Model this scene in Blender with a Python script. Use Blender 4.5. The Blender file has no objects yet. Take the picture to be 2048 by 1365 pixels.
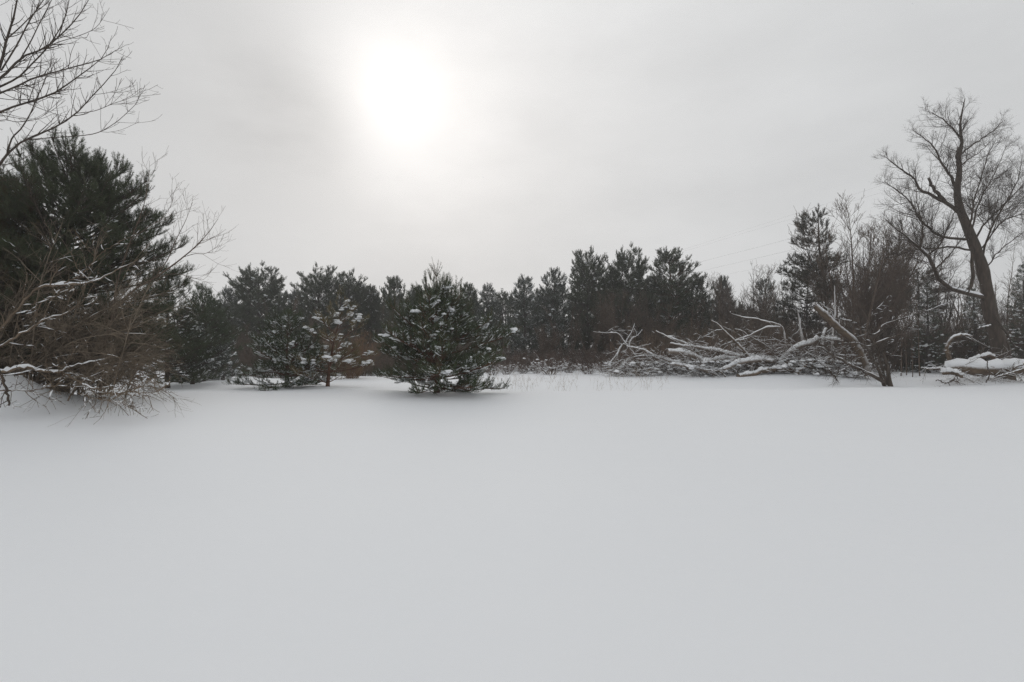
import bpy, math
import numpy as np
from mathutils import Vector
R_ = math.radians
S = bpy.context.scene
C = S.collection

# ------------------------------------------------------------------ camera
CAM_H, PITCH, F = 1.65, R_(1.0), 1000.0          # F: focal length in photo pixels (2048 wide)
cam_d = bpy.data.cameras.new('camera'); cam = bpy.data.objects.new('camera', cam_d); C.objects.link(cam)
cam_d.sensor_width = 36.0; cam_d.lens = 36.0 * F / 2048; cam_d.clip_end = 3000; cam_d.clip_start = 0.05
cam.location = (0, 0, CAM_H); cam.rotation_euler = (R_(90) + PITCH, 0, 0)
S.camera = cam

def at(px, py, Y):
    """world point seen at photo pixel (px, py), Y metres in front of the camera"""
    u, v = (px - 1024) / F, (682.5 - py) / F
    dy = math.cos(PITCH) - v * math.sin(PITCH); dz = math.sin(PITCH) + v * math.cos(PITCH)
    k = Y / dy
    return np.array([u * k, Y, CAM_H + dz * k])

# ------------------------------------------------------------------ light
sd = at(797, 188, 100.0) - np.array([0, 0, CAM_H]); sd /= np.linalg.norm(sd)
EL, AZ = math.asin(sd[2]), math.atan2(sd[0], sd[1])
SKY_BASE, SKY_STRENGTH = 6.65, 0.1
HAZE = 0.0018
W = bpy.data.worlds.new("World"); S.world = W; W.use_nodes = True
nt = W.node_tree; nt.nodes.clear()

def mk(nt, kind, **kw):
    n = nt.nodes.new(kind)
    for k, v in kw.items():
        setattr(n, k, v)
    return n
def math_(nt, op, a, b=None, clamp=False):
    n = mk(nt, 'ShaderNodeMath', operation=op, use_clamp=clamp)
    for i, v in enumerate((a, b)):
        if v is None: continue
        if isinstance(v, (int, float)): n.inputs[i].default_value = v
        else: nt.links.new(v, n.inputs[i])
    return n.outputs[0]
def mixc(nt, fac, a, b, blend='MIX'):
    n = mk(nt, 'ShaderNodeMix', data_type='RGBA', blend_type=blend)
    for i, v in ((0, fac), (6, a), (7, b)):
        if isinstance(v, (int, float)): n.inputs[i].default_value = v
        elif isinstance(v, tuple): n.inputs[i].default_value = (*v, 1)
        else: nt.links.new(v, n.inputs[i])
    return n.outputs[2]

tc = mk(nt, 'ShaderNodeTexCoord')
def dot_with(d):
    n = mk(nt, 'ShaderNodeVectorMath', operation='DOT_PRODUCT')
    nt.links.new(tc.outputs['Generated'], n.inputs[0]); n.inputs[1].default_value = tuple(d)
    return n.outputs['Value']
def lobe(d, sigma, power):                         # exp(-(angle/sigma)^power)
    th = math_(nt, 'ARCCOSINE', math_(nt, 'MINIMUM', dot_with(d), 0.999999))
    q = math_(nt, 'POWER', math_(nt, 'DIVIDE', th, sigma), power)
    return math_(nt, 'POWER', math.e, math_(nt, 'MULTIPLY', q, -1.0))
def skydir(px, py):
    d = at(px, py, 100.0) - np.array([0, 0, CAM_H]); return d / np.linalg.norm(d)
nz = mk(nt, 'ShaderNodeTexNoise'); nz.inputs['Scale'].default_value = 2.6; nz.inputs['Detail'].default_value = 5
nz.inputs['Roughness'].default_value = 0.55
mp = mk(nt, 'ShaderNodeMapping'); mp.inputs['Scale'].default_value = (1, 1, 2.4); mp.inputs['Location'].default_value = (3.1, 0.4, 1.7)
nt.links.new(tc.outputs['Generated'], mp.inputs[0]); nt.links.new(mp.outputs[0], nz.inputs['Vector'])
cloud = math_(nt, 'SUBTRACT', nz.outputs[0], 0.5)
core = lobe(sd, R_(5.5), 1.5)
halo = lobe(sd, R_(11.0), 1.2)
veil = lobe(skydir(1080, 80), R_(22.0), 2.0)
warm = lobe(skydir(850, 430), R_(30.0), 1.8)
dark3 = lobe(skydir(770, 560), R_(9.0), 2.0)
dark = lobe(skydir(430, 150), R_(12.5), 2.0)
dark2 = lobe(skydir(610, 255), R_(6.0), 2.0)
halo_c = math_(nt, 'MULTIPLY', halo, math_(nt, 'ADD', 1.0, math_(nt, 'MULTIPLY', cloud, 1.3)))
lum = math_(nt, 'ADD', 1.0, math_(nt, 'MULTIPLY', cloud, 0.34))
lum = math_(nt, 'ADD', lum, math_(nt, 'MULTIPLY', core, 0.17))
lum = math_(nt, 'ADD', lum, math_(nt, 'MULTIPLY', halo_c, 0.42))
lum = math_(nt, 'ADD', lum, math_(nt, 'MULTIPLY', veil, 0.20))
dn = math_(nt, 'ADD', 0.5, math_(nt, 'MULTIPLY', cloud, 3.2), clamp=True)
lum = math_(nt, 'SUBTRACT', lum, math_(nt, 'MULTIPLY', math_(nt, 'MULTIPLY', dark, dn), 0.25))
lum = math_(nt, 'SUBTRACT', lum, math_(nt, 'MULTIPLY', math_(nt, 'MULTIPLY', dark2, dn), 0.26))
lum = math_(nt, 'SUBTRACT', lum, math_(nt, 'MULTIPLY', dark3, 0.08))
lum = math_(nt, 'MULTIPLY', lum, SKY_BASE)
tint = mixc(nt, math_(nt, 'ADD', math_(nt, 'MULTIPLY', warm, 0.85), math_(nt, 'MULTIPLY', halo, 0.5), clamp=True), (0.972, 0.988, 1.0), (1.0, 0.972, 0.945))
over = mk(nt, 'ShaderNodeVectorMath', operation='SCALE'); nt.links.new(tint, over.inputs[0]); nt.links.new(lum, over.inputs['Scale'])
sky = mk(nt, 'ShaderNodeTexSky', sky_type='NISHITA', sun_disc=False, sun_elevation=EL, sun_rotation=AZ % (2 * math.pi))
hs = mk(nt, 'ShaderNodeHueSaturation'); hs.inputs['Saturation'].default_value = 0.12; nt.links.new(sky.outputs[0], hs.inputs['Color'])
full = mixc(nt, 0.93, hs.outputs[0], over.outputs[0])
bg = mk(nt, 'ShaderNodeBackground'); bg.inputs['Strength'].default_value = SKY_STRENGTH
nt.links.new(full, bg.inputs['Color'])
wo = mk(nt, 'ShaderNodeOutputWorld'); nt.links.new(bg.outputs[0], wo.inputs['Surface'])

sun_d = bpy.data.lights.new('sun', 'SUN'); sun_d.energy = 0.55; sun_d.angle = R_(45); sun_d.color = (1.0, 0.95, 0.88)
sun = bpy.data.objects.new('sun', sun_d); C.objects.link(sun); sun.location = (0, 0, 30)
sun.rotation_euler = Vector(tuple(-sd)).to_track_quat('-Z', 'Y').to_euler()
S.view_settings.view_transform = 'Standard'; S.view_settings.look = 'None'
S.view_settings.exposure = 0.03; S.view_settings.gamma = 1.0; S.view_settings.use_curve_mapping = False
S.cycles.max_bounces = 6; S.cycles.volume_bounces = 0
S.cycles.use_denoising = True; S.cycles.denoiser = 'OPENIMAGEDENOISE'; S.cycles.denoising_input_passes = 'RGB_ALBEDO_NORMAL'; S.cycles.denoising_prefilter = 'NONE'

# ------------------------------------------------------------------ materials
def pmat(name, rough=0.9, spec=0.2):
    m = bpy.data.materials.new(name); m.use_nodes = True
    b = m.node_tree.nodes['Principled BSDF']
    b.inputs['Roughness'].default_value = rough; b.inputs['Specular IOR Level'].default_value = spec
    return m, m.node_tree, b
def noise(nt, scale, detail=4, stretch=None, coord='Object', rough=0.55):
    t = mk(nt, 'ShaderNodeTexCoord'); n = mk(nt, 'ShaderNodeTexNoise')
    n.inputs['Scale'].default_value = scale; n.inputs['Detail'].default_value = detail; n.inputs['Roughness'].default_value = rough
    if stretch:
        mp = mk(nt, 'ShaderNodeMapping'); mp.inputs['Scale'].default_value = stretch
        nt.links.new(t.outputs[coord], mp.inputs[0]); nt.links.new(mp.outputs[0], n.inputs['Vector'])
    else:
        nt.links.new(t.outputs[coord], n.inputs['Vector'])
    return n.outputs[0]
def ramp(nt, v, lo, hi):
    n = mk(nt, 'ShaderNodeMapRange'); n.inputs[1].default_value = lo; n.inputs[2].default_value = hi
    nt.links.new(v, n.inputs[0]); return n.outputs[0]
def bump(nt, b, h, strength, dist):
    n = mk(nt, 'ShaderNodeBump'); n.inputs['Strength'].default_value = strength; n.inputs['Distance'].default_value = dist
    nt.links.new(h, n.inputs['Height']); nt.links.new(n.outputs[0], b.inputs['Normal'])
def tint_mat(name, c1, c2, scale, rough=0.9, frost=0.0, stretch=None, bumpd=0.0, fscale=3.0, u0=.25, u1=.75):
    """two-tone noise colour; frost: share of the upward faces that carry snow"""
    m, t, b = pmat(name, rough)
    col = mixc(t, ramp(t, noise(t, scale, 5, stretch), 0.3, 0.7), c1, c2)
    if frost > 0:
        g = mk(t, 'ShaderNodeNewGeometry'); sx = mk(t, 'ShaderNodeSeparateXYZ'); t.links.new(g.outputs['Normal'], sx.inputs[0])
        up = ramp(t, sx.outputs[2], u0, u1)
        n2 = ramp(t, noise(t, fscale, 6, None, 'Object', 0.7), 0.62 - 0.42 * frost, 0.72 - 0.42 * frost)
        col = mixc(t, math_(t, 'MULTIPLY', up, n2), col, (0.80, 0.82, 0.84))
    t.links.new(col, b.inputs['Base Color'])
    if bumpd: bump(t, b, noise(t, scale * 2.5, 5, stretch), 0.8, bumpd)
    return m
M = {}
m, t, b = pmat('snow_field', 0.65, 0.25)
t.links.new(mixc(t, noise(t, 0.25, 4), (0.825, 0.842, 0.868), (0.855, 0.868, 0.888)), b.inputs['Base Color'])
bump(t, b, noise(t, 1.1, 3, (1, 2.4, 1)), 0.22, 0.05)
M['ground'] = m
m, t, b = pmat('snow_clump', 0.7, 0.2); b.inputs['Base Color'].default_value = (0.86, 0.87, 0.885, 1)
bump(t, b, noise(t, 25, 3), 0.4, 0.02); M['snow'] = m
M['bark'] = tint_mat('pine_bark', (0.075, 0.042, 0.028), (0.16, 0.085, 0.055), 9, bumpd=0.02, stretch=(1, 1, 0.35))
M['bark_dark'] = tint_mat('dark_bark', (0.045, 0.036, 0.030), (0.10, 0.078, 0.062), 8, bumpd=0.03, stretch=(1, 1, 0.25))
M['bark_grey'] = tint_mat('grey_bark', (0.055, 0.045, 0.040), (0.11, 0.095, 0.085), 6)
M['bark_rime'] = tint_mat('rimed_bark', (0.10, 0.08, 0.066), (0.20, 0.165, 0.14), 7, frost=0.9, fscale=6, bumpd=0.02)
M['log_brown'] = tint_mat('weathered_log', (0.060, 0.044, 0.032), (0.17, 0.125, 0.088), 5, frost=0.62, fscale=7, u0=.1, u1=.6, stretch=(0.4, 1, 1), bumpd=0.02)
M['birch'] = tint_mat('pale_birch_bark', (0.12, 0.095, 0.075), (0.28, 0.235, 0.20), 6, frost=0.72, fscale=9, u0=-.2, u1=.5, bumpd=0.01)
M['twig_brown'] = tint_mat('brown_twig', (0.095, 0.071, 0.050), (0.215, 0.162, 0.115), 2.5)
M['cane'] = tint_mat('thicket_cane', (0.080, 0.064, 0.047), (0.265, 0.212, 0.158), 3.5, fscale=6)
M['twig_red'] = tint_mat('russet_twig', (0.085, 0.060, 0.048), (0.165, 0.115, 0.09), 1.2, frost=0.25)
M['twig_orange'] = tint_mat('orange_twig', (0.14, 0.09, 0.06), (0.25, 0.165, 0.11), 1.5)
M['twig_grey'] = tint_mat('grey_twig', (0.085, 0.063, 0.049), (0.155, 0.116, 0.09), 2.0)
M['needle'] = tint_mat('pine_needle', (0.036, 0.055, 0.027), (0.084, 0.114, 0.054), 3.5, 0.6, frost=0.10, fscale=5)
M['needle_dark'] = tint_mat('dark_needle', (0.036, 0.048, 0.026), (0.086, 0.106, 0.052), 3.0, 0.6)
M['needle_far'] = tint_mat('far_needle', (0.046, 0.057, 0.036), (0.092, 0.106, 0.066), 0.9, 0.7, frost=0.14, fscale=1.6)
M['needle_rime'] = tint_mat('rimed_needle', (0.045, 0.056, 0.044), (0.088, 0.102, 0.078), 0.9, 0.7, frost=0.36, fscale=1.4)
M['needle_brown'] = tint_mat('brown_needle', (0.040, 0.040, 0.028), (0.085, 0.075, 0.050), 0.9, 0.7)
M['needle_yellow'] = tint_mat('yellowed_needle', (0.055, 0.068, 0.032), (0.25, 0.185, 0.085), 1.6, 0.6, frost=0.12, fscale=5)
M['needle_olive'] = tint_mat('olive_foliage', (0.060, 0.050, 0.024), (0.125, 0.095, 0.045), 1.5, 0.8)
M['straw'] = tint_mat('dry_grass_stem', (0.22, 0.17, 0.11), (0.34, 0.27, 0.19), 2.0)
M['wire'] = tint_mat('power_cable', (0.05, 0.05, 0.05), (0.07, 0.07, 0.07), 1.0, 0.6)

# ------------------------------------------------------------------ geometry kit
UP = np.array([0, 0, 1.0])
def nrm(v): return v / np.maximum(np.linalg.norm(v, axis=-1, keepdims=True), 1e-9)
def ico():
    import bmesh
    bm = bmesh.new(); bmesh.ops.create_icosphere(bm, subdivisions=2, radius=1.0)
    v = np.array([x.co[:] for x in bm.verts]); f = np.array([[q.index for q in x.verts] for x in bm.faces]); bm.free()
    return v, f
ICO_V, ICO_F = ico()

class Geo:
    def __init__(s): s.V = []; s.F = []; s.n = 0
    def add(s, v, f, mi=0):
        if len(v) == 0: return
        s.V.append(np.asarray(v, dtype=np.float32)); s.F.append((np.asarray(f, dtype=np.int64) + s.n, mi)); s.n += len(v)
    def tubes(s, P, Rd, k=5, mi=0, cap=False):
        P = np.asarray(P, float); Rd = np.asarray(Rd, float)
        if P.ndim == 2: P, Rd = P[None], Rd[None]
        N, n, _ = P.shape
        if N == 0: return
        T = nrm(np.gradient(P, axis=1))
        mean = nrm(P[:, -1] - P[:, 0] + 1e-6)
        ref = np.where(np.abs(mean[:, 2:3]) < 0.8, UP[None], np.array([[1.0, 0, 0]]))[:, None, :]
        U = nrm(ref - (ref * T).sum(-1, keepdims=True) * T); Vv = np.cross(T, U)
        a = np.arange(k) * 2 * np.pi / k
        ring = P[:, :, None, :] + Rd[:, :, None, None] * (np.cos(a)[None, None, :, None] * U[:, :, None, :] + np.sin(a)[None, None, :, None] * Vv[:, :, None, :])
        base = (np.arange(N) * n * k)[:, None, None] + (np.arange(n - 1) * k)[None, :, None]
        j = np.arange(k)[None, None, :]; j2 = (np.arange(k) + 1)[None, None, :] % k
        f = np.stack([base + j, base + j2, base + k + j2, base + k + j], -1).reshape(-1, 4)
        s.add(ring.reshape(-1, 3), f, mi)
        if cap:
            for i in range(N):
                for e, row in ((0, 0), (1, n - 1)):
                    c = np.vstack([ring[i, row], P[i, row][None]]); q = np.arange(k)
                    tri = np.stack([q, (q + 1) % k, np.full(k, k)], -1)
                    s.add(c, tri, mi)
    def needles(s, base, d, L, w, rng, mi=0):
        side = nrm(np.cross(d, rng.normal(size=d.shape)))
        v = np.stack([base - side * w[:, None] * .5, base + side * w[:, None] * .5, base + d * L[:, None]], 1).reshape(-1, 3)
        s.add(v, np.arange(len(v)).reshape(-1, 3), mi)
    def blobs(s, c, r, rng, mi=0, rough=0.22):
        N = len(c)
        if N == 0: return
        nv = len(ICO_V)
        k = 1 + rough * rng.normal(size=(N, nv, 1))
        low = rng.normal(size=(N, 3)) * 0.35
        k = k * (1 + 0.6 * (ICO_V @ low.T).T[:, :, None])
        v = ICO_V[None] * k
        v[:, :, 2] = np.where(v[:, :, 2] < 0, v[:, :, 2] * 0.55, v[:, :, 2])
        v = v * r[:, None, :] + c[:, None, :]
        f = (ICO_F[None] + (np.arange(N) * nv)[:, None, None]).reshape(-1, 3)
        s.add(v.reshape(-1, 3), f, mi)
    def build(s, name, mats, parent=None, smooth=True):
        if s.n == 0: return None
        me = bpy.data.meshes.new(name); V = np.concatenate(s.V)
        me.vertices.add(len(V)); me.vertices.foreach_set('co', V.ravel())
        loops = np.concatenate([f.ravel() for f, _ in s.F]); tot = np.concatenate([np.full(len(f), f.shape[1]) for f, _ in s.F])
        mi = np.concatenate([np.full(len(f), k) for f, k in s.F])
        st = np.concatenate([[0], np.cumsum(tot)[:-1]])
        me.loops.add(len(loops)); me.loops.foreach_set('vertex_index', loops.astype(np.int32))
        me.polygons.add(len(tot)); me.polygons.foreach_set('loop_start', st.astype(np.int32))
        me.polygons.foreach_set('material_index', mi.astype(np.int32))
        me.polygons.foreach_set('use_smooth', np.full(len(tot), smooth))
        for q in (mats if isinstance(mats, (list, tuple)) else [mats]): me.materials.append(q)
        me.update(calc_edges=True)
        o = bpy.data.objects.new(name, me); C.objects.link(o)
        if parent is not None: o.parent = parent
        return o

def resample(pts, n, rad=None):
    """smooth (Catmull-Rom) resampling of a polyline to n points"""
    p = np.asarray(pts, float); m = len(p)
    q = np.vstack([2 * p[0] - p[1], p, 2 * p[-1] - p[-2]])
    d = np.concatenate([[0], np.cumsum(np.linalg.norm(np.diff(p, axis=0), axis=1))]); d /= d[-1]
    s = np.linspace(0, 1, n); f = np.interp(s, d, np.arange(m)); i = np.minimum(f.astype(int), m - 2); t = (f - i)[:, None]
    a, b_, c, e = q[i], q[i + 1], q[i + 2], q[i + 3]
    out = 0.5 * (2 * b_ + (c - a) * t + (2 * a - 5 * b_ + 4 * c - e) * t ** 2 + (3 * b_ - a - 3 * c + e) * t ** 3)
    if rad is None: return out
    return out, np.interp(f, np.arange(m), np.asarray(rad, float))

def pick(P, Rd, idx, t):
    n = P.shape[1]; f = t * (n - 1); i = np.minimum(f.astype(int), n - 2); u = (f - i)[:, None]
    a, b_ = P[idx, i], P[idx, i + 1]
    return a + (b_ - a) * u, nrm(b_ - a), Rd[idx, i] * (1 - u[:, 0]) + Rd[idx, i + 1] * u[:, 0]
def plen(P): return np.linalg.norm(np.diff(P, axis=1), axis=2).sum(1)

def march(p, d, L, n, rng, trop=0.0, wig=0.0, pull=UP):
    N = len(p); out = np.zeros((N, n, 3)); out[:, 0] = p
    tr = np.broadcast_to(np.asarray(trop, float), (N,))[:, None]
    for k in range(1, n):
        d = nrm(d + tr * pull / (n - 1) + wig * rng.normal(size=(N, 3)))
        out[:, k] = out[:, k - 1] + d * (L / (n - 1))[:, None]
    return out

def kids(P, Rd, cnt, rng, t0=.2, t1=1., ang=45, sd_=10, length=None, n=5, trop=0., wig=.05, planar=0., rfac=.6, rmax=1., tip=.2, up_side=0.):
    N = len(P); idx = np.repeat(np.arange(N), cnt); Mn = len(idx)
    t = t0 + (t1 - t0) * rng.random(Mn)
    p, T, r = pick(P, Rd, idx, t)
    rp = rng.normal(size=(Mn, 3)); rp = nrm(rp - (rp * T).sum(-1, keepdims=True) * T)
    sv = nrm(np.cross(T, UP) + 1e-6) * np.where(rng.random(Mn) < .5, 1., -1.)[:, None]
    perp = nrm(rp * (1 - planar) + sv * planar + UP * up_side)
    a = np.radians(ang + sd_ * rng.normal(size=Mn))[:, None]
    d = nrm(T * np.cos(a) + perp * np.sin(a))
    L = length(plen(P)[idx], t, rng)
    Q = march(p, d, L, n, rng, trop, wig)
    r0 = np.minimum(r * rfac, rmax)
    return Q, r0[:, None] * np.linspace(1, tip, n)[None], idx

def caps(P, Rd, rng, cover=.6, fat=1., smin=0., lump=.35):
    """snow lying on top of branches: tubes set on their upper side, fading out where steep or bare"""
    N, n, _ = P.shape
    T = nrm(np.gradient(P, axis=1)); h = 1 - np.abs(T[:, :, 2]) ** 2
    x = np.linspace(0, 1, n)[None]
    w = np.sin(x * rng.uniform(2, 9, (N, 1)) + rng.uniform(0, 7, (N, 1))) + np.sin(x * rng.uniform(9, 25, (N, 1)) + rng.uniform(0, 7, (N, 1)))
    mask = np.clip((w + 2 * (2 * cover - 1)) * 1.2 + .4, 0, 1) * np.clip(h * 1.6 - .35, 0, 1)
    rs = np.maximum(Rd * .95 * fat, smin) * mask * (1 + lump * rng.normal(size=(N, n)).clip(-1.5, 1.5))
    rs = np.maximum(rs, 1e-4); rs[:, 0] = 1e-4; rs[:, -1] = 1e-4
    Q = P + UP * (np.maximum(Rd * .75, 0) + rs * .15)[:, :, None] * mask[:, :, None]
    return Q, rs

def needle_on(g, P, Rd, per_m, L, w, rng, mi, t0=0., ang=52, cap_n=80):
    cnt = np.clip((plen(P) * (1 - t0) * per_m).astype(int), 3, cap_n)
    idx = np.repeat(np.arange(len(P)), cnt); t = t0 + (1 - t0) * rng.random(len(idx))
    p, T, r = pick(P, Rd, idx, t)
    rp = rng.normal(size=p.shape); rp = nrm(rp - (rp * T).sum(-1, keepdims=True) * T)
    a = np.radians(np.where(t > .93, 25, ang) + 10 * rng.normal(size=len(t)))[:, None]
    d = T * np.cos(a) + rp * np.sin(a)
    g.needles(p, d, L * rng.uniform(.75, 1.1, len(t)), np.full(len(t), w), rng, mi)

# ------------------------------------------------------------------ tagging
def tag(o, label, cat, group=None, kind=None):
    if label: o['label'] = label
    if cat: o['category'] = cat
    if group: o['group'] = group
    if kind: o['kind'] = kind
    return o
def thing(name, loc, label, cat, group=None, rotz=0., scale=None):
    o = bpy.data.objects.new(name, None); C.objects.link(o); o.empty_display_size = .3
    o.location = tuple(loc); o.rotation_euler = (0, 0, rotz)
    if scale is not None: o.scale = scale
    return tag(o, label, cat, group)
def dup(root, loc, rotz, scale, label, group=None):
    r = root.copy(); C.objects.link(r); r.location = tuple(loc); r.rotation_euler = (0, 0, rotz); r.scale = scale
    r['label'] = label
    if group: r['group'] = group
    for ch in list(root.children):
        c = ch.copy(); C.objects.link(c); c.parent = r
    return r

# ------------------------------------------------------------------ ground
def ground(x, y):
    x = np.asarray(x, float); y = np.asarray(y, float)
    z = 0.32 * np.exp(-(((x + 12.5) / 6.0) ** 2 + ((y - 13.0) / 4.5) ** 2))
    z = z - 0.16 * np.exp(-((y - 22.5 - 0.10 * x) / 2.0) ** 2) * (1 / (1 + np.exp(-(x + 3) * .8)))
    z = z - 0.9 / (1 + np.exp(-(y - 37) / 2.2)) * (1 / (1 + np.exp((x + 6) / 3.0)))
    z = z + 0.05 * np.sin(x * .31 + 1.3) * np.sin(y * .27 + .4) + 0.02 * np.sin(x * .8 + y * .35)
    z = z + 0.02 * np.sin(x * .42 - y * 1.15 + 1.0) * np.sin(x * .21 + y * .2)
    for (cx, cy, r, h) in HUMPS: z = z + h * np.exp(-(((x - cx) ** 2 + (y - cy) ** 2) / r ** 2))
    far = np.hypot(x, y)
    return z - 0.0 * far
HUMPS = []
def hump(px, Y, r, h): HUMPS.append(((px - 1024) / F * Y, Y, r, h))
hump(30, 11.6, .7, .42); hump(-40, 11.0, .9, .5); hump(80, 12.6, .8, .25)
hump(873, 19.0, 1.1, .06); hump(800, 18.8, .5, .07); hump(760, 19.4, .8, .06)
hump(575, 21.8, .9, .05); hump(660, 21.3, .8, .06); hump(620, 21.2, .4, .05); hump(715, 21.3, .45, .07); hump(930, 18.9, .6, .05)
hump(1500, 28.5, 3.5, .25); hump(1620, 27.6, 2.5, .2); hump(1380, 30., 3.5, .2); hump(1985, 25.6, 2.0, .34); hump(1930, 25.4, 1.2, .16)
xs = np.concatenate([-np.geomspace(135, 30, 18), np.linspace(-29.5, 29.5, 200), np.geomspace(30, 135, 18)])
ys = np.concatenate([-np.geomspace(60, 3, 10), np.linspace(-2, 50, 210), np.geomspace(51, 140, 20)])
XX, YY = np.meshgrid(xs, ys); nx, ny = len(xs), len(ys)
g = Geo(); q = (np.arange(ny - 1)[:, None] * nx + np.arange(nx - 1)[None]).ravel()
g.add(np.stack([XX, YY, ground(XX, YY)], -1).reshape(-1, 3), np.stack([q, q + 1, q + nx + 1, q + nx], -1))
tag(g.build('snow_ground', M['ground']), 'smooth white snow field reaching to the tree line', None, kind='structure')

def gz(x, y): return float(ground(x, y))
def foot(px, Y, sink=0.):
    X = (px - 1024) / F * Y; return np.array([X, Y, gz(X, Y) - sink])

# ------------------------------------------------------------------ pines
def pine(H, reach, prof, rng, z0=.12, whorl=.42, per=6, elev=(2, 22, 52), l2_step=.17, l3_step=.11, l3_len=(.13, .24), shoot=(.2, .34),
         nd=(190, .065, .004), trunk_r=None, snow=(.3, .16), lumps=60, lump_r=(.05, .13), gap=.12, lean=(0, 0), mats=None, candle=4, streak=.010, side=None, l2f=.5, k=5, trop=(.22, .45), merge=False, lead=.985, ctrop=.9, sh=.45, spire=None, lvar=(.7, 1.08)):
    """returns geos for trunk, crown (bark 0, needles 1) and snow, built round the origin"""
    tr, cr, sn = Geo(), Geo(), Geo()
    tr_r = trunk_r or H * .022
    n = 14; zz = np.linspace(-.35, H, n)
    P = np.stack([lean[0] * np.clip(zz / H, 0, 1) ** 1.5 + .03 * H / 5 * np.sin(zz * 1.1 + rng.random() * 6), lean[1] * np.clip(zz / H, 0, 1) ** 1.5 + .03 * H / 5 * np.cos(zz * .9 + rng.random() * 6), zz], -1)
    Rt = tr_r * np.interp(zz / H, [0, .06, .5, 1], [1.25, 1.0, .6, .12])
    tr.tubes(P, Rt, 9)
    zs = np.arange(z0 * H, H * lead, whorl); az, zl = [], []
    for i, z in enumerate(zs):
        c = per if z < .85 * H else max(4, per - 1)
        a0 = rng.random() * 6.28
        for j in range(c):
            if rng.random() < gap: continue
            az.append(a0 + j * 6.283 / c + rng.normal() * .25); zl.append(min(z + rng.normal() * whorl * .16, H * lead))
    az, zl = np.array(az), np.array(zl); tt = np.clip((zl / H - z0) / (lead - z0), 0, 1)
    e = np.radians(np.interp(tt, [0, .5, 1], elev) + 7 * rng.normal(size=len(az)))
    L = reach * np.interp(tt, *prof) * rng.uniform(*lvar, len(az)) / np.maximum(np.cos(e), .5)
    if side is not None: L = L * (1 + side[0] * np.cos(az - side[1]))
    d = np.stack([np.cos(az) * np.cos(e), np.sin(az) * np.cos(e), np.sin(e)], -1)
    p, _, r = pick(P[None], Rt[None], np.zeros(len(az), int), np.clip((zl + .35) / (H + .35), 0, 1))
    B1 = march(p, d, L, 8, rng, trop=np.interp(tt, [0, 1], trop), wig=.05)
    r1 = np.minimum(r * .5, .006 + L * .011); R1 = r1[:, None] * np.linspace(1, .25, 8)[None]
    tr.tubes(B1, R1, k)
    c2 = np.maximum((L / l2_step).astype(int), 2)
    B2, R2, i2 = kids(B1, R1, c2, rng, .22, 1., 52, 9, lambda pl, t, g_: pl * (1.05 - t) * l2f * g_.uniform(.6, 1.1, len(t)) + l3_len[0], 5, .35, .06, .72, .6, .012, .3, .12)
    cr.tubes(B2, R2, 4)
    c3 = np.maximum((plen(B2) / l3_step).astype(int), 1)
    B3, R3, i3 = kids(B2, R2, c3, rng, .25, 1., 46, 9, lambda pl, t, g_: g_.uniform(*l3_len, len(t)), 4, sh, .05, .55, .7, .006, .4, .25)
    CN, RC, ic = kids(B1, R1, np.full(len(B1), candle), rng, .90, 1., 36, 12, lambda pl, t, g_: g_.uniform(*shoot, len(t)), 4, ctrop, .03, .3, .9, .008, .5, .25)
    TP, RT, _ = kids(P[None], Rt[None], np.array([candle + 3]), rng, .985, 1., 26, 12, lambda pl, t, g_: g_.uniform(shoot[0] * 1.1, shoot[1] * 1.35, len(t)), 4, .4, .03, 0, .9, .010, .5)
    if spire:
        ns, ls, es = spire; a_ = np.arange(ns) * 6.283 / ns + rng.random() * 6; e_ = np.radians(es + 8 * rng.normal(size=ns))
        ps, _, rs_ = pick(P[None], Rt[None], np.zeros(ns, int), np.clip((lead * H + rng.normal(size=ns) * .08 + .35) / (H + .35), 0, 1))
        BS = march(ps, np.stack([np.cos(a_) * np.cos(e_), np.sin(a_) * np.cos(e_), np.sin(e_)], -1), ls * rng.uniform(.65, 1.15, ns), 8, rng, .3, .04)
        RS_ = np.linspace(1, .45, 8)[None] * .016 * np.ones((ns, 1)); tr.tubes(BS, RS_, k)
        C2, RC2, _ = kids(BS, RS_, np.full(ns, 5), rng, .95, 1., 30, 10, lambda pl, t, g_: g_.uniform(*shoot, len(t)), 5, .7, .02, .2, .8, .011, .5, .1)
        CN = np.concatenate([CN, C2[:, [0, 1, 2, 4]]]); RC = np.concatenate([RC, RC2[:, [0, 1, 2, 4]]])
    SH = np.concatenate([B3, CN, TP]); RS = np.concatenate([R3, RC, RT])
    cr.tubes(SH, RS, 3)
    needle_on(cr, SH, RS, *nd, rng, 1)
    needle_on(cr, B2, R2, nd[0] * .8, nd[1], nd[2], rng, 1, .35)
    needle_on(cr, B1, R1, nd[0] * .6, nd[1], nd[2], rng, 1, .72)
    if snow[0] > 0:
        m3 = rng.random(len(SH)) < snow[0]
        Q, rs = caps(SH[m3], RS[m3], rng, .8, 1.2, streak); sn.tubes(Q, rs, 4)
        m2 = rng.random(len(B2)) < snow[1]
        Q, rs = caps(B2[m2], R2[m2], rng, .7, 1.3, streak * 1.5); sn.tubes(Q, rs, 5)
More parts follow.
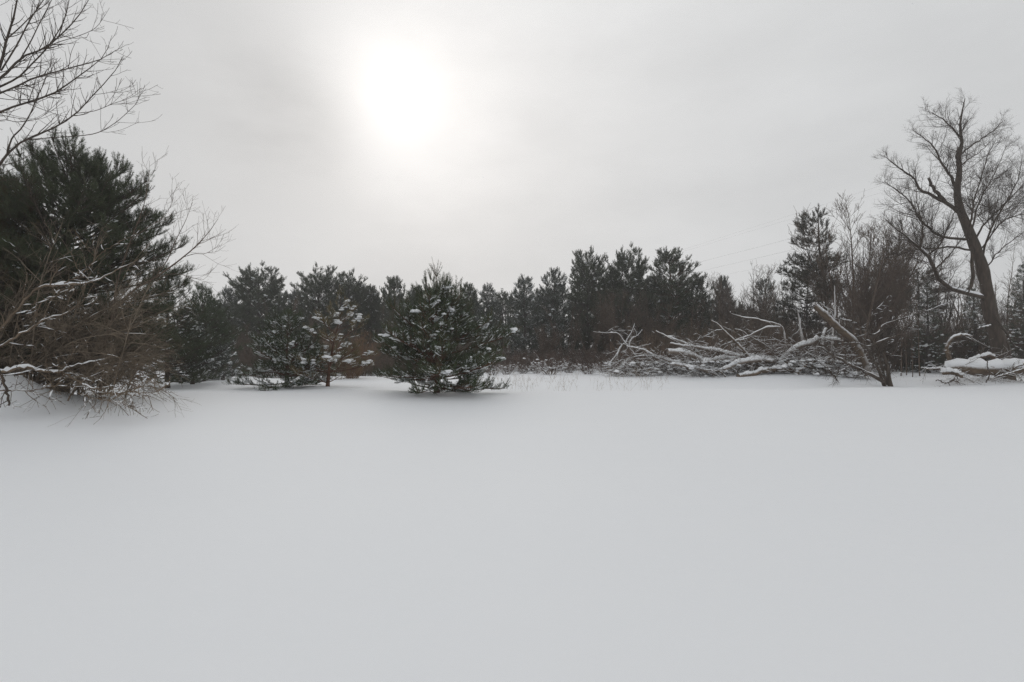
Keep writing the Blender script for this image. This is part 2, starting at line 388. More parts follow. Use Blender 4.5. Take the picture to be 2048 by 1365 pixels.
    if lumps:
        ii = np.repeat(rng.integers(0, len(B2), lumps), 5); nn = len(ii); t = np.clip(np.repeat(rng.uniform(.4, .95, lumps), 5) + rng.normal(size=nn) * .22, .1, 1)
        c, T2, _ = pick(B2, R2, ii, t); s_ = np.repeat(rng.uniform(*lump_r, lumps), 5) * rng.uniform(.35, 1.0, nn)
        rad = np.stack([s_ * rng.uniform(.8, 1.5, nn), s_ * rng.uniform(.8, 1.5, nn), s_ * rng.uniform(.4, .7, nn)], -1)
        sn.blobs(c + rng.normal(size=c.shape) * s_[:, None] * np.array([.5, .5, .25]) + UP * .02, rad, rng, rough=.16)
    if merge:
        base = cr.n
        for v in sn.V: cr.V.append(v)
        for f, mi in sn.F: cr.F.append((f + base, 2))
        cr.n += sn.n; sn = Geo()
    return tr, cr, sn
def plant_pine(name, loc, label, geos, mats, cat='tree', group=None, rotz=0., scale=None):
    r = thing(name, loc, label, cat, group, rotz, scale)
    geos[0].build('trunk', mats[0], r); geos[1].build('crown', [mats[0], mats[1], M['snow']], r, smooth=False); geos[2].build('snow_clumps', M['snow'], r)
    return r

rng = np.random.default_rng(11)
PROF_C = ([0, .12, .3, .47, .66, .85, 1], [.80, 1, 1, .84, .54, .32, .16])
c = foot(873, 19.0); H = at(873, 527, 19.)[2] - c[2] - .48
gs = pine(H, 2.7, PROF_C, rng, z0=.06, whorl=.28, per=9, elev=(-5, 14, 50), l2f=.58, l2_step=.11, l3_step=.09, lead=.78, lvar=(.6, 1.15), spire=(5, .98, 60), ctrop=1.1, shoot=(.36, .56), nd=(230, .075, .0065), streak=.013, snow=(.5, .35), lumps=110, lump_r=(.04, .12), gap=.10, candle=5, trunk_r=.10, side=(.14, .2))
plant_pine('pine_tree', c, 'bushy green pine standing alone mid-field with upright tip shoots, largest of the three field pines', gs, (M['bark'], M['needle']))

c = foot(575, 22.0); H = at(575, 640, 22.)[2] - c[2] - .35
gs = pine(H, 2.3, ([0, .15, .4, .65, .85, 1], [1, 1, .85, .62, .4, .2]), rng, z0=.06, whorl=.29, per=8, elev=(-4, 14, 52), l2_step=.115, l3_step=.09, shoot=(.25, .40), nd=(220, .075, .0065), streak=.014, snow=(.65, .5), lumps=85, lump_r=(.04, .12), gap=.08, trunk_r=.085)
plant_pine('pine_tree', c, 'squat dark green pine dusted with snow, touching the yellowed pine on its right', gs, (M['bark'], M['needle']))

c = foot(655, 21.6); H = at(690, 622, 21.6)[2] - c[2] - .25
gs = pine(H, 1.95, ([0, .12, .33, .45, .62, .8, 1], [1, 1, .95, .45, .8, .62, .35]), rng, z0=.07, whorl=.42, per=6, elev=(4, 10, 34), l2_step=.14, l3_step=.10, shoot=(.2, .32), nd=(190, .075, .0065), snow=(.5, .45), lumps=60, lump_r=(.06, .14), gap=.22, lean=(.55, .1), trunk_r=.08, side=(.18, 0.))
plant_pine('pine_tree', c, 'sparse yellow-brown pine with thick snow lumps, leaning right beside the squat dark pine', gs, (M['bark'], M['needle_yellow']))

# large pine at the left edge
PROF_L = ([0, .1, .3, .5, .7, .86, 1], [.95, 1, 1, .92, .68, .42, .14])
c = foot(112, 14.2); H = at(140, 262, 14.2)[2] - c[2] - .95
gs = pine(H, 3.2, PROF_L, rng, z0=.14, whorl=.28, per=9, elev=(0, 12, 44), trop=(.15, .35), l2_step=.135, l3_step=.10, l3_len=(.15, .28), ctrop=1.2, sh=.85, l2f=.56, candle=6, lead=.97, shoot=(.26, .42), nd=(185, .075, .0065), snow=(.03, .04), lumps=14, lump_r=(.03, .07), gap=.12, trunk_r=.24, lean=(.35, .2))
plant_pine('pine_tree', c, 'large dark pine towering over the brown thicket at the left edge', gs, (M['bark_dark'], M['needle_dark']))

# olive cedar behind the thicket, at the very edge
c = foot(-5, 13.1); H = at(0, 385, 13.1)[2] - c[2]
gs = pine(H, 1.75, ([0, .1, .5, .8, 1], [1, 1, .85, .5, .15]), rng, z0=.1, whorl=.26, per=8, elev=(10, 30, 60), l2_step=.13, l3_step=.085, l3_len=(.12, .25), nd=(190, .055, .007), snow=(.02, .03), lumps=8, lump_r=(.03, .06), candle=3, trunk_r=.12)
plant_pine('cedar_tree', c, 'olive brown cedar at the left edge, behind snow-covered bare branches', gs, (M['bark_dark'], M['needle_olive']))
# mid-distance pines stepping down to the right of it
for px, Y, py, rc, mt, lb, sw, lm in (
        (335, 21., 545, 2.1, 'needle_dark', 'dark pine half hidden behind the brown thicket', .08, 20),
        (405, 29., 578, 2.3, 'needle', 'mid-size green pine beyond the large pine, second in the descending row', .08, 12),
        (385, 24., 655, 2.3, 'needle_rime', 'low frosted pine at the foot of the descending row', .35, 46),
        (446, 27., 700, 1.1, 'needle_rime', 'smallest frosted sapling pine where the field meets the dark wood', .35, 16)):
    c = foot(px, Y); H = max(at(px, py, Y)[2] - c[2] - .25, 1.)
    gs = pine(H, rc, PROF_C, rng, z0=.06, whorl=.30, per=8, elev=(0, 16, 50), l2_step=.15, l3_step=.11, nd=(170, .08, .008), snow=(sw, sw * .8), lumps=lm, lump_r=(.04, .09), trunk_r=.09, streak=.013)
    plant_pine('pine_tree', c, lb, gs, (M['bark_dark'], M[mt]), group='pines stepping down behind the left thicket')

# ------------------------------------------------------------------ tree line of pines
FARP = dict(l2_step=.30, l3_step=.20, l3_len=(.28, .5), shoot=(.4, .7), nd=(66, .17, .030), merge=True, trop=(.1, .3), snow=(.04, .03), lumps=26, lump_r=(.08, .16), candle=4, streak=.03, k=4)
VAR = {}
def variant(key, seed, mats, **kw):
    a = dict(FARP); a.update(kw); r = np.random.default_rng(seed)
    VAR[key] = [pine(rng=r, **a), mats, None]
F1 = ([0, .15, .4, .65, .85, 1], [.6, .9, 1, .86, .55, .2])
F2 = ([0, .2, .45, .7, .88, 1], [.5, .85, 1, .95, .72, .3])
variant('a', 1, (M['bark_grey'], M['needle_far']), H=11., reach=2.6, prof=F1, whorl=.50, per=8, z0=.03, elev=(4, 14, 48))
variant('b', 2, (M['bark_grey'], M['needle_far']), H=11., reach=2.9, prof=F2, whorl=.50, per=8, z0=.04, elev=(4, 16, 50))
variant('c', 3, (M['bark_grey'], M['needle_rime']), H=11., reach=2.7, prof=F1, whorl=.55, per=7, z0=.02, elev=(2, 12, 46), lumps=60, snow=(.12, .1))
variant('d', 4, (M['bark'], M['needle_far']), H=11., reach=2.6, prof=F2, whorl=.50, per=7, z0=.30, elev=(4, 16, 48), gap=.16)
variant('e', 5, (M['bark_grey'], M['needle_rime']), H=11., reach=2.2, prof=F1, whorl=.62, per=6, z0=.10, elev=(5, 20, 52), gap=.2)
def far_pine(key, px, Y, pytop, wid, label, group='pines of the tree line', rot=None):
    c = foot(px, Y, .05); h = at(px, pytop, Y)[2] - c[2]
    sz = h / 11.6; sx = wid / 1000 * Y / {'a': 2.6, 'b': 2.9, 'c': 2.7, 'd': 2.6, 'e': 2.2}[key]
    rot = rng.random() * 6.28 if rot is None else rot
    v = VAR[key]
    if v[2] is None: v[2] = plant_pine('pine_tree', c, label, v[0], v[1], group=group, rotz=rot, scale=(sx, sx, sz))
    else: dup(v[2], c, rot, (sx, sx, sz), label, group)
for row in (
        ('a', 428, 46, 603, 34, 'short dark pine in the notch right of the left pines, in shadow'),
        ('e', 456, 50, 574, 30, 'thin pale-topped pine just left of the broad round-topped pine'),
        ('b', 516, 49, 547, 64, 'broad round-topped pine behind the squat dark pine'),
        ('e', 590, 54, 580, 28, 'wispy pine filling the gap between the two broad dark pines'),
        ('b', 638, 50, 549, 50, 'dense dark pine rising behind the yellowed pine'),
        ('b', 697, 51, 557, 46, 'rounded dark pine right of the dense one, above the orange shrub'),
        ('a', 742, 52, 577, 30, 'low dark pine sloping down beside the rounded one'),
        ('a', 787, 50, 560, 36, 'pointed pine just left of the lone field pine'),
        ('a', 833, 54, 577, 36, 'low pine whose top shows left of the upright tip shoots'),
        ('a', 936, 50, 573, 34, 'pine peeping out right of the lone field pine top'),
        ('c', 976, 49, 572, 32, 'small pine in the dip right of the lone field pine'),
        ('c', 1049, 45, 556, 42, 'frosted pine with flat dark crown, first right of the dip'),
        ('c', 1108, 46, 541, 42, 'pale frosted pine with loose feathery top'),
        ('b', 1176, 47, 515, 48, 'tall pine with stepped crown, right of the pale frosted pine'),
        ('a', 1222, 50, 548, 36, 'shorter pine tucked between the two tall crowns'),
        ('b', 1257, 47, 512, 50, 'tall dense pine behind the left end of the brush pile'),
        ('e', 1304, 50, 556, 34, 'thin pine in the gap left of the tall bare-stemmed pine'),
        ('d', 1342, 46, 510, 54, 'tall pine with bare lower stem and clumped crown'),
        ('d', 1394, 48, 560, 36, 'lower pine leaning on the right of the bare-stemmed one'),
        ('a', 1447, 56, 558, 24, 'small pointed dark pine left of the fan-shaped bare tree'),
        ('e', 1532, 56, 556, 30, 'sparse brownish pine right of the fan-shaped bare tree')):
    far_pine(*row)

# the wood behind reads as one dark mass
rw = np.random.default_rng(77)
wood = Geo(); sw = Geo()
for i in range(62):
    px = 410 + i * 19 + rw.normal() * 8; Y = rw.uniform(56, 64)
    topY = np.interp(px, [420, 520, 600, 700, 760, 900, 1000, 1180, 1340, 1420, 1500], [615, 575, 600, 580, 600, 600, 600, 560, 560, 605, 625]) + rw.uniform(0, 22)
    c = foot(px, Y, .1); h = at(px, topY, Y)[2] - c[2]
    a = dict(FARP); a.update(H=h, reach=rw.uniform(2.2, 3.0), prof=F1, whorl=.75, per=7, z0=.01, elev=(0, 12, 46), l2_step=.5, l3_step=.34, nd=(40, .22, .045), snow=(0, 0), lumps=0)
    tr, cr, _ = pine(rng=rw, **a)
    for gq, off in ((tr, 0), (cr, 0)):
        for V in gq.V: V += c.astype(np.float32)
        k = wood.n
        for V in gq.V: wood.V.append(V)
        for f, mi in gq.F: wood.F.append((f + k, mi))
        wood.n += gq.n
tag(wood.build('pine_wood', [M['bark_grey'], M['needle_far']], smooth=False), 'dark mass of pine wood behind the front row of trees', 'wood', kind='stuff')

# ------------------------------------------------------------------ spruces at the right
def spruce(H, reach, rng, snow=(.08, .12), nd=(90, .07, .018)):
    return pine(H, reach, ([0, .08, .5, 1], [.95, 1, .56, .05]), rng, z0=.04, whorl=.24, per=7, elev=(-14, -4, 40), trop=(.1, .2), l2_step=.22, l3_step=.17, l3_len=(.14, .26), shoot=(.12, .22), nd=nd, snow=snow, lumps=60, lump_r=(.05, .12), gap=.06, candle=3, streak=.022, l2f=.36, k=4)
for px, Y, py, rc, lb in ((1856, 36., 566, 1.75, 'snow-laden blue-green spruce left of the big bare tree'),
                          (1950, 38., 575, 2.0, 'dark spruce behind the big bare trunk'),
                          (2052, 33., 522, 2.0, 'snow-laden spruce cut by the right edge of the view')):
    c = foot(px, Y); gs = spruce(at(px, py, Y)[2] - c[2] - .2, rc, rng)
    plant_pine('spruce_tree', c, lb, gs, (M['bark_grey'], M['needle_far']), group='spruces at the right')

# dark wind-shaped pine with bare lower stem, and its neighbours
c = foot(1660, 36.5); H = at(1640, 410, 36.5)[2] - c[2] - .5
gs = pine(H, 2.1, ([0, .1, .35, .6, .8, 1], [.8, 1.1, .95, .66, .46, .14]), rng, z0=.47, whorl=.62, per=8, elev=(0, 10, 40), trop=(.15, .3), l2_step=.22, l3_step=.16, l3_len=(.24, .42), shoot=(.3, .5), nd=(95, .13, .020), snow=(.03, .02), lumps=12, lump_r=(.05, .1), gap=.2, lvar=(.35, 1.2), lean=(-.9, 0), trunk_r=.2, side=(.55, math.pi), k=4)
plant_pine('pine_tree', c, 'tall dark pine with one-sided crown beside the bare crowns at right', gs, (M['bark_dark'], M['needle_brown']))
for px, Y, py, rc, z0, lb in ((1615, 41., 556, 2.6, .3, 'brownish lower pine under the one-sided dark pine'),
                              (1770, 42., 552, 2.9, .62, 'flat-topped brownish pine right of the bare crowns'),
                              (1838, 44., 556, 2.7, .62, 'second flat-topped pine, left of the blue-green spruce')):
    c = foot(px, Y); H = at(px, py, Y)[2] - c[2]
    gs = pine(H, rc, ([0, .3, .7, 1], [.8, 1, .9, .6]), rng, z0=z0, whorl=.4, per=7, elev=(-5, 5, 20), l2_step=.24, l3_step=.17, l3_len=(.2, .38), shoot=(.2, .35), trop=(.1, .2), nd=(80, .12, .018), snow=(.03, .02), lumps=10, lump_r=(.05, .1), gap=.12, trunk_r=.14, k=4)
    plant_pine('pine_tree', c, lb, gs, (M['bark_grey'], M['needle_brown']))

# ------------------------------------------------------------------ bare trees
def limbs(specs, depth=0., n=16, rng=None):
    """specs: list of (points [(px, py, Y)...], r0, r1 in metres or a list of radii)"""
    Ps, Rs = [], []
    for pts, *r in specs:
        w = [at(*p) for p in pts]
        rad = np.asarray(r[0] if len(r) == 1 else r[:2], float)
        rad = np.interp(np.linspace(0, 1, len(w)), np.linspace(0, 1, len(rad)), rad)
        P, Q = resample(w, n, rad); Q = Q * P[:, 1] / np.hypot(P[:, 0], P[:, 1]); Ps.append(P); Rs.append(Q)
    return np.array(Ps), np.array(Rs)
def px3(pts, Y0, Y1=None):
    Y1 = Y0 if Y1 is None else Y1; n = len(pts)
    return [(p[0], p[1], Y0 + (Y1 - Y0) * i / max(n - 1, 1)) for i, p in enumerate(pts)]

# big leaning bare tree at the right
rb = np.random.default_rng(5); YB = 27.5
def rbw(pxr): return pxr / 1000 * YB
trunk_px = [(2013, 775), (2005, 718), (1992, 665), (1981, 629), (1974, 582), (1963, 530), (1946, 484), (1931, 446), (1920, 418), (1914, 385), (1919, 345), (1918, 310), (1924, 287), (1920, 254), (1925, 221), (1930, 197)]
TP_, TR_ = limbs([(px3(trunk_px, YB), [.92 * rbw(x) for x in (27, 22, 19, 17, 15.5, 14, 14, 11.5, 10, 8.5, 6.5, 5.2, 4.2, 3.2, 2, .8)])], n=34)
rbl = [
    (px3([(1972, 596), (1944, 588), (1925, 586), (1897, 574), (1876, 556), (1864, 530), (1855, 512), (1841, 499), (1827, 484), (1794, 460), (1768, 438)], YB, YB - 2.), [rbw(x) for x in (7, 6.5, 6.5, 6, 5.5, 5, 4.5, 4, 2.6, 1.8, .8)]),
    (px3([(1930, 587), (1943, 570), (1945, 540), (1944, 507), (1942, 485)], YB - .4, YB), rbw(5.5), rbw(4)),
    (px3([(1841, 499), (1845, 478), (1844, 446), (1836, 412), (1832, 380)], YB - 1.5, YB - 2.5), rbw(3), rbw(.6)),
    (px3([(1940, 500), (1906, 495), (1874, 497), (1841, 499), (1808, 507), (1784, 515), (1756, 516)], YB, YB + 1.8), rbw(3.4), rbw(.9)),
    (px3([(1932, 479), (1902, 477), (1878, 470), (1855, 455), (1838, 437), (1827, 413), (1794, 380), (1768, 362)], YB, YB - 2), rbw(4.6), rbw(.7)),
    (px3([(1917, 425), (1897, 409), (1878, 397), (1855, 387), (1838, 378), (1831, 362), (1808, 343), (1784, 324), (1768, 312)], YB, YB + 1.5), rbw(6.5), rbw(.7)),
    (px3([(1890, 404), (1876, 388), (1864, 373), (1857, 357)], YB + .3, YB - .3), rbw(6), rbw(3.4)),
    (px3([(1912, 378), (1904, 357), (1888, 334), (1880, 319), (1864, 291), (1838, 268), (1822, 258)], YB, YB + 1.8), rbw(4.4), rbw(.6)),
    (px3([(1922, 308), (1944, 291), (1972, 273), (1992, 257), (2006, 238)], YB, YB - 1.6), rbw(2.8), rbw(.5)),
    (px3([(1920, 273), (1906, 258), (1888, 240), (1864, 226), (1850, 222)], YB, YB - 1.2), rbw(2.6), rbw(.5)),
    (px3([(1926, 292), (1915, 300), (1913, 322), (1918, 335)], YB + .1, YB), rbw(3), rbw(3.4)),
    (px3([(1943, 478), (1940, 455), (1944, 423), (1951, 395), (1963, 348), (1978, 305), (1990, 280)], YB - .2, YB - 2.2), rbw(3.4), rbw(.5)),
    (px3([(1950, 480), (1972, 445), (2000, 416), (2036, 382), (2060, 352)], YB, YB + 1.5), rbw(3.2), rbw(.5)),
    (px3([(1962, 520), (1977, 470), (2000, 423), (2024, 385), (2040, 345), (2046, 310)], YB, YB - 2.2), rbw(3.2), rbw(.5)),
    (px3([(1958, 505), (2005, 445), (2048, 428), (2090, 420)], YB, YB + 2.), rbw(2.4), rbw(.5)),
    (px3([(1968, 545), (2000, 500), (2040, 470), (2080, 440)], YB, YB - 2.), rbw(2.2), rbw(.5)),
    (px3([(1944, 470), (1952, 420), (1975, 375), (1998, 330), (2012, 292)], YB, YB + 1.8), rbw(3), rbw(.5)),
    (px3([(1921, 330), (1940, 318), (1965, 300), (1995, 268)], YB, YB + 1.4), rbw(2.4), rbw(.5)),
    (px3([(1855, 512), (1880, 490), (1896, 455), (1908, 430), (1918, 400)], YB - 1., YB - 2.5), rbw(2.6), rbw(.5)),
    (px3([(1870, 540), (1895, 515), (1915, 490), (1930, 470)], YB - 1., YB - 2), rbw(2.4), rbw(.5)),
    (px3([(1981, 652), (1965, 655), (1951, 658)], YB - .3, YB - 1.), rbw(2.6), rbw(1)),
    (px3([(1990, 632), (2000, 650), (2010, 664), (2018, 674), (2016, 690), (2020, 720)], YB - .5, YB - 1.5), rbw(3.6), rbw(2.5)),
    (px3([(2018, 674), (2028, 690), (2048, 703), (2075, 715)], YB - .8, YB - 2), rbw(2), rbw(.8)),
]
LP, LR = limbs(rbl, n=18)
root = thing('bare_tree', foot(2013, YB), 'tall bare leaning tree with sweeping low limb, tallest tree at the right', 'tree')
ox = np.array(root.location)
def rel(P): return P - ox
tg, cg, sg = Geo(), Geo(), Geo()
rough = TR_ * (1 + .05 * rb.normal(size=TR_.shape)); tg.tubes(rel(TP_), rough, 14)
LR = LR * .82; LPw = LP + rb.normal(size=LP.shape) * .02
cg.tubes(rel(LPw), LR, 8, cap=True)
main_P = np.concatenate([LPw]); main_R = LR
keep = [i for i in range(len(LP)) if i not in (1, 6, 10, 20, 21, 22)]
P1, Q1 = LPw[keep], LR[keep]
A, Ra, _ = kids(P1, Q1, (plen(P1) * 6.).astype(int), rb, .18, 1., 42, 12, lambda pl, t, g_: (pl * .34 * (1.15 - t) + .35) * g_.uniform(.6, 1.2, len(t)), 7, .35, .09, 0, .55, .022, .25)
A0, Ra0, _ = kids(TP_[:, 20:], TR_[:, 20:], np.array([46]), rb, .05, 1., 48, 12, lambda pl, t, g_: (1.5 * (1.1 - t) + .45) * g_.uniform(.6, 1.2, len(t)), 7, .35, .09, 0, .4, .022, .25)
A = np.concatenate([A, A0]); Ra = np.concatenate([Ra, Ra0])
B, Rb, _ = kids(A, Ra, (plen(A) * 6.5).astype(int) + 1, rb, .15, 1., 40, 14, lambda pl, t, g_: (pl * .36 * (1.1 - t) + .16) * g_.uniform(.6, 1.2, len(t)), 5, .25, .1, 0, .6, .0075, .35)
D, Rd3, _ = kids(B, Rb, (plen(B) * 10).astype(int) + 3, rb, .12, 1., 40, 14, lambda pl, t, g_: g_.uniform(.12, .30, len(t)), 4, .2, .1, 0, .7, .0042, .5)
cg.tubes(rel(A), np.maximum(Ra * .8, .004), 5); cg.tubes(rel(B), np.maximum(Rb * .7, .0026), 4); cg.tubes(rel(D), np.maximum(Rd3 * .6, .0018), 3)
sel = [0, 20, 21, 22]
Q, rs = caps(LPw[sel], LR[sel], rb, .9, 1.05); sg.tubes(rel(Q), rs, 7)
tg.build('trunk', M['bark_dark'], root); cg.build('crown', M['bark_dark'], root); sg.build('snow_clumps', M['snow'], root)
print('right tree twigs', len(A), len(B), len(D))

# generic bare tree -----------------------------------------------------------
def bare(H, spread, rng, stems=1, fan=.18, r0=.12, d1=2.2, d2=3.2, d3=4., trop=.35, ang=38, l1=.42, low=.3, wig=.06, t_start=.22, tw=.0045, ltop=1.12):
    tr, cr = Geo(), Geo()
    a = rng.random(stems) * 6.28 if stems > 1 else np.zeros(1)
    d = nrm(np.stack([fan * np.cos(a), fan * np.sin(a), np.ones(stems)], -1)) if stems > 1 else np.array([[rng.normal() * .04, rng.normal() * .04, 1.]])
    p = np.stack([.12 * np.cos(a), .12 * np.sin(a), np.full(stems, -.3)], -1) * (1 if stems > 1 else np.array([0, 0, 1]))
    L = H * (rng.uniform(.8, 1.04, stems) if stems > 1 else np.ones(1))
    P = march(p, d, L, 14, rng, .12 if stems > 1 else 0, wig * .5)
    Rt = np.linspace(1, .1, 14)[None] * (r0 * rng.uniform(.6, 1, stems))[:, None]; Rt[:, 0] *= 1.3
    tr.tubes(P, Rt, 8)
    A, Ra, _ = kids(P, Rt, np.maximum((plen(P) * d1).astype(int), 3), rng, low, 1., ang, 9, lambda pl, t, g_: (spread * 1.25 * (ltop - t) ** .75 + .3) * g_.uniform(.55, 1.1, len(t)), 8, trop, wig, 0, .5, .05, .16)
    B, Rb, _ = kids(A, Ra, np.maximum((plen(A) * d2).astype(int), 1), rng, t_start, 1., 36, 11, lambda pl, t, g_: (pl * l1 * (1.1 - t) + .25) * g_.uniform(.55, 1.15, len(t)), 6, trop, wig * 1.2, 0, .55, .014, .3)
    D, Rd, _ = kids(B, Rb, np.maximum((plen(B) * d3).astype(int), 1), rng, .15, 1., 34, 12, lambda pl, t, g_: g_.uniform(.2, .6, len(t)), 4, trop * .7, wig * 1.2, 0, .65, .007, .45)
    cr.tubes(A, np.maximum(Ra, .006), 5); cr.tubes(B, np.maximum(Rb, tw * 1.2), 4); cr.tubes(D, np.maximum(Rd, tw), 3)
    return tr, cr
BV = {}
def bare_variant(key, seed, mat, **kw): BV[key] = [bare(rng=np.random.default_rng(seed), **kw), mat, None, kw['H']]
bare_variant('fan', 21, M['twig_grey'], H=12., spread=2.4, stems=5, fan=.20, r0=.10, trop=.5, ang=26)
bare_variant('tall', 22, M['bark_grey'], H=12., spread=2.6, stems=1, r0=.16, ang=40, low=.32)
bare_variant('thin', 23, M['twig_grey'], H=12., spread=1.7, stems=1, r0=.09, ang=40, low=.35, d1=2.0, d2=2.6)
bare_variant('clump', 24, M['bark_dark'], H=12., spread=2.3, stems=4, fan=.14, r0=.14, trop=.45, ang=30)
bare_variant('open', 25, M['bark_grey'], H=12., spread=3.2, stems=2, fan=.2, r0=.13, ang=44, d1=1.5, d2=2.6, d3=3., wig=.1)
bare_variant('crowd', 27, M['twig_grey'], H=12., spread=3.0, stems=9, fan=.27, r0=.11, trop=.6, ang=28, d1=2.8, d2=3.2, d3=3.6, low=.25, tw=.007, ltop=1.3)
def put_bare(key, px, Y, pytop, wide, label, group='bare trees of the right-hand wood', rot=None, name='bare_tree'):
    c = foot(px, Y, .02); h = at(px, pytop, Y)[2] - c[2]; v = BV[key]; sz = h / (v[3] * (1.14 if key == 'crowd' else 1.0)); sx = sz * wide
    rot = rng.random() * 6.28 if rot is None else rot
    if v[2] is None:
        r = thing(name, c, label, 'tree', group, rot, (sx, sx, sz)); v[0][0].build('trunk', v[1], r); v[0][1].build('crown', v[1], r); v[2] = r
    else: dup(v[2], c, rot, (sx, sx, sz), label, group)
for row in (
        ('crowd', 1488, 52, 522, 1.35, 'fan-shaped grey bare tree between two small pines'),
        ('crowd', 1706, 35.5, 388, 1.25, 'tall many-stemmed bare tree behind the broken leaning trunk'),
        ('crowd', 1750, 40, 452, .95, 'second many-stemmed bare tree, lower, merging into the right of the tall one'),
        ('tall', 1752, 41, 450, .9, 'bare tree on the right shoulder of the tall many-stemmed one'),
        ('crowd', 2008, 45, 500, 1.1, 'many-stemmed bare tree behind the big leaning trunk'),
        ('open', 1818, 41, 440, 1.0, 'open bare tree seen through the sweeping low limb'),
        ('thin', 1575, 44, 524, .9, 'slim bare tree left of the brownish lower pine'),
        ('thin', 1788, 43, 470, .9, 'slim bare tree left of the open bare tree'),
        ('thin', 1870, 42, 482, .9, 'slim bare tree behind the end of the sweeping limb'),
        ('clump', 1880, 46, 520, .8, 'clumped bare tree above the blue-green spruce'),
        ('thin', 2012, 40, 490, 1.0, 'slim bare tree just right of the big leaning trunk'),
        ('tall', 2040, 44, 470, .9, 'bare tree above the spruce at the right edge'),
        ('thin', 2030, 36, 545, .9, 'short slim bare tree between big trunk and edge spruce'),
        ('thin', 1640, 46, 520, .9, 'slim bare tree seen under the one-sided dark pine'),
        ('fan', 1555, 58, 560, .9, 'low fan-shaped bare tree beside the sparse brownish pine'),
        ('open', 1925, 44, 545, .8, 'open bare tree left of the big leaning trunk'),
        ('thin', 1420, 55, 565, .9, 'slim grey bare tree left of the small pointed pine'),
        ('thin', 1290, 44, 560, 1.0, 'slim bare tree standing in front of the tall dense pine'),
        ('thin', 462, 44, 640, .8, 'pale slim bare tree in front of the dark notch'),
        ('fan', 1135, 43, 606, 1.1, 'grey-brown fan-shaped bare tree low in front of the pale frosted pine'),
        ('crowd', 1242, 42, 566, 1.2, 'bushy grey bare tree covering the foot of the tall dense pine'),
        ('crowd', 1312, 43, 600, 1.2, 'bushy bare tree in the gap left of the bare-stemmed pine'),
        ('fan', 1382, 43, 604, 1.2, 'low bare tree under the pine leaning on the bare-stemmed one'),
        ('crowd', 1090, 42, 640, 1.3, 'low bushy bare tree at the foot of the pale frosted pine'),
        ('fan', 1180, 42, 620, 1.2, 'bare tree low between two stepped-crown pines'),
        ('fan', 560, 46, 590, 1.0, 'bare tree among the pines left of the wispy gap pine'),
        ('thin', 604, 47, 576, 1.0, 'slim bare tree beside the wispy gap pine'),
        ('crowd', 660, 44, 620, 1.1, 'bushy bare tree in shadow above the orange-brown bush'),
        ('fan', 770, 45, 600, 1.1, 'bare tree in the dip left of the pointed pine'),
        ('crowd', 480, 44, 640, 1.1, 'bushy bare tree low in the dark notch'),
        ('open', 1215, 44, 575, .9, 'grey bare tree in front of the stepped-crown pine')):
    put_bare(*row)
# slim stems standing in the snow right of the multi-stemmed shrub
for px, Y, top, lb in ((1801, 31.5, 560, 'slim sapling, leftmost of four standing in the snow'), (1812, 32.2, 590, 'slim sapling, second of four standing in the snow'),
                       (1824, 30.5, 610, 'thinnest sapling, third of four standing in the snow'), (1839, 31.5, 540, 'slim sapling, rightmost of four standing in the snow')):
    put_bare('thin', px, Y, top, .75, lb, 'slim saplings in the snow')

# deep wood at the right and undergrowth: masses nobody could count
ru = np.random.default_rng(9)
def scrub(n, xr, yr, hr, rng, spread=.28, r0=.012, kid=9, kl=.42, trop=.0, rim=.0):
    g_ = Geo(); X = rng.uniform(*xr, n); Y = rng.uniform(*yr, n)
    X = X * Y / np.mean(yr)
    p = np.stack([X, Y, ground(X, Y) - .05], -1)
    L = rng.uniform(*hr, n); a = rng.random(n) * 6.28
    d = nrm(np.stack([spread * np.cos(a), spread * np.sin(a), np.ones(n)], -1) + rng.normal(size=(n, 3)) * .12)
    P = march(p, d, L, 7, rng, trop, .09); Rr = np.linspace(1, .25, 7)[None] * (r0 * L / np.mean(hr))[:, None]
    A, Ra, _ = kids(P, Rr, np.full(n, kid), rng, .15, 1., 38, 14, lambda pl, t, g2: pl * kl * (1.15 - t) * g2.uniform(.5, 1.1, len(t)) + .15, 5, .25, .1, 0, .6, .02, .3)
    B, Rb, _ = kids(A, Ra, np.full(len(A), 3), rng, .2, 1., 38, 14, lambda pl, t, g2: pl * .4 * g2.uniform(.5, 1.1, len(t)) + .1, 4, .2, .1, 0, .7, .01, .4)
    g_.tubes(P, np.maximum(Rr, .006), 5); g_.tubes(A, np.maximum(Ra, .005), 4); g_.tubes(B, np.maximum(Rb, .0042), 3)
    return g_, P, Rr, A, Ra
wd, *_ = scrub(300, (10, 60), (44, 66), (4., 9.), ru, .10, .06, 16, .30, .1)
tag(wd.build('bare_wood', M['twig_grey']), 'grey mass of bare wood beyond the right-hand trees', 'wood', kind='stuff')
ug, *_ = scrub(800, (-1, 14), (39.5, 46), (.7, 2.0), ru, .34, .012, 10, .5)
tag(ug.build('undergrowth', M['twig_red']), 'low russet undergrowth right of the lone field pine, at the foot of the tree line', 'undergrowth', kind='stuff')
ug, *_ = scrub(1100, (11, 46), (39.0, 47), (1.4, 4.4), ru, .30, .016, 10, .45)
tag(ug.build('undergrowth', M['twig_brown']), 'brown undergrowth behind the brush pile and along the right-hand wood', 'undergrowth', kind='stuff')
ug, *_ = scrub(260, (8, 44), (38.0, 46), (1.6, 3.6), ru, .24, .018, 9, .4)
tag(ug.build('undergrowth', M['twig_orange']), 'scattered orange-brown shoots standing in the undergrowth behind the brush pile', 'undergrowth', kind='stuff')
ug3, *_ = scrub(900, (19, 45), (36.5, 42), (1.8, 4.8), ru, .26, .018, 10, .4)
tag(ug3.build('undergrowth', M['twig_grey']), 'grey-brown thicket of saplings in front of the right-hand wood', 'undergrowth', kind='stuff')
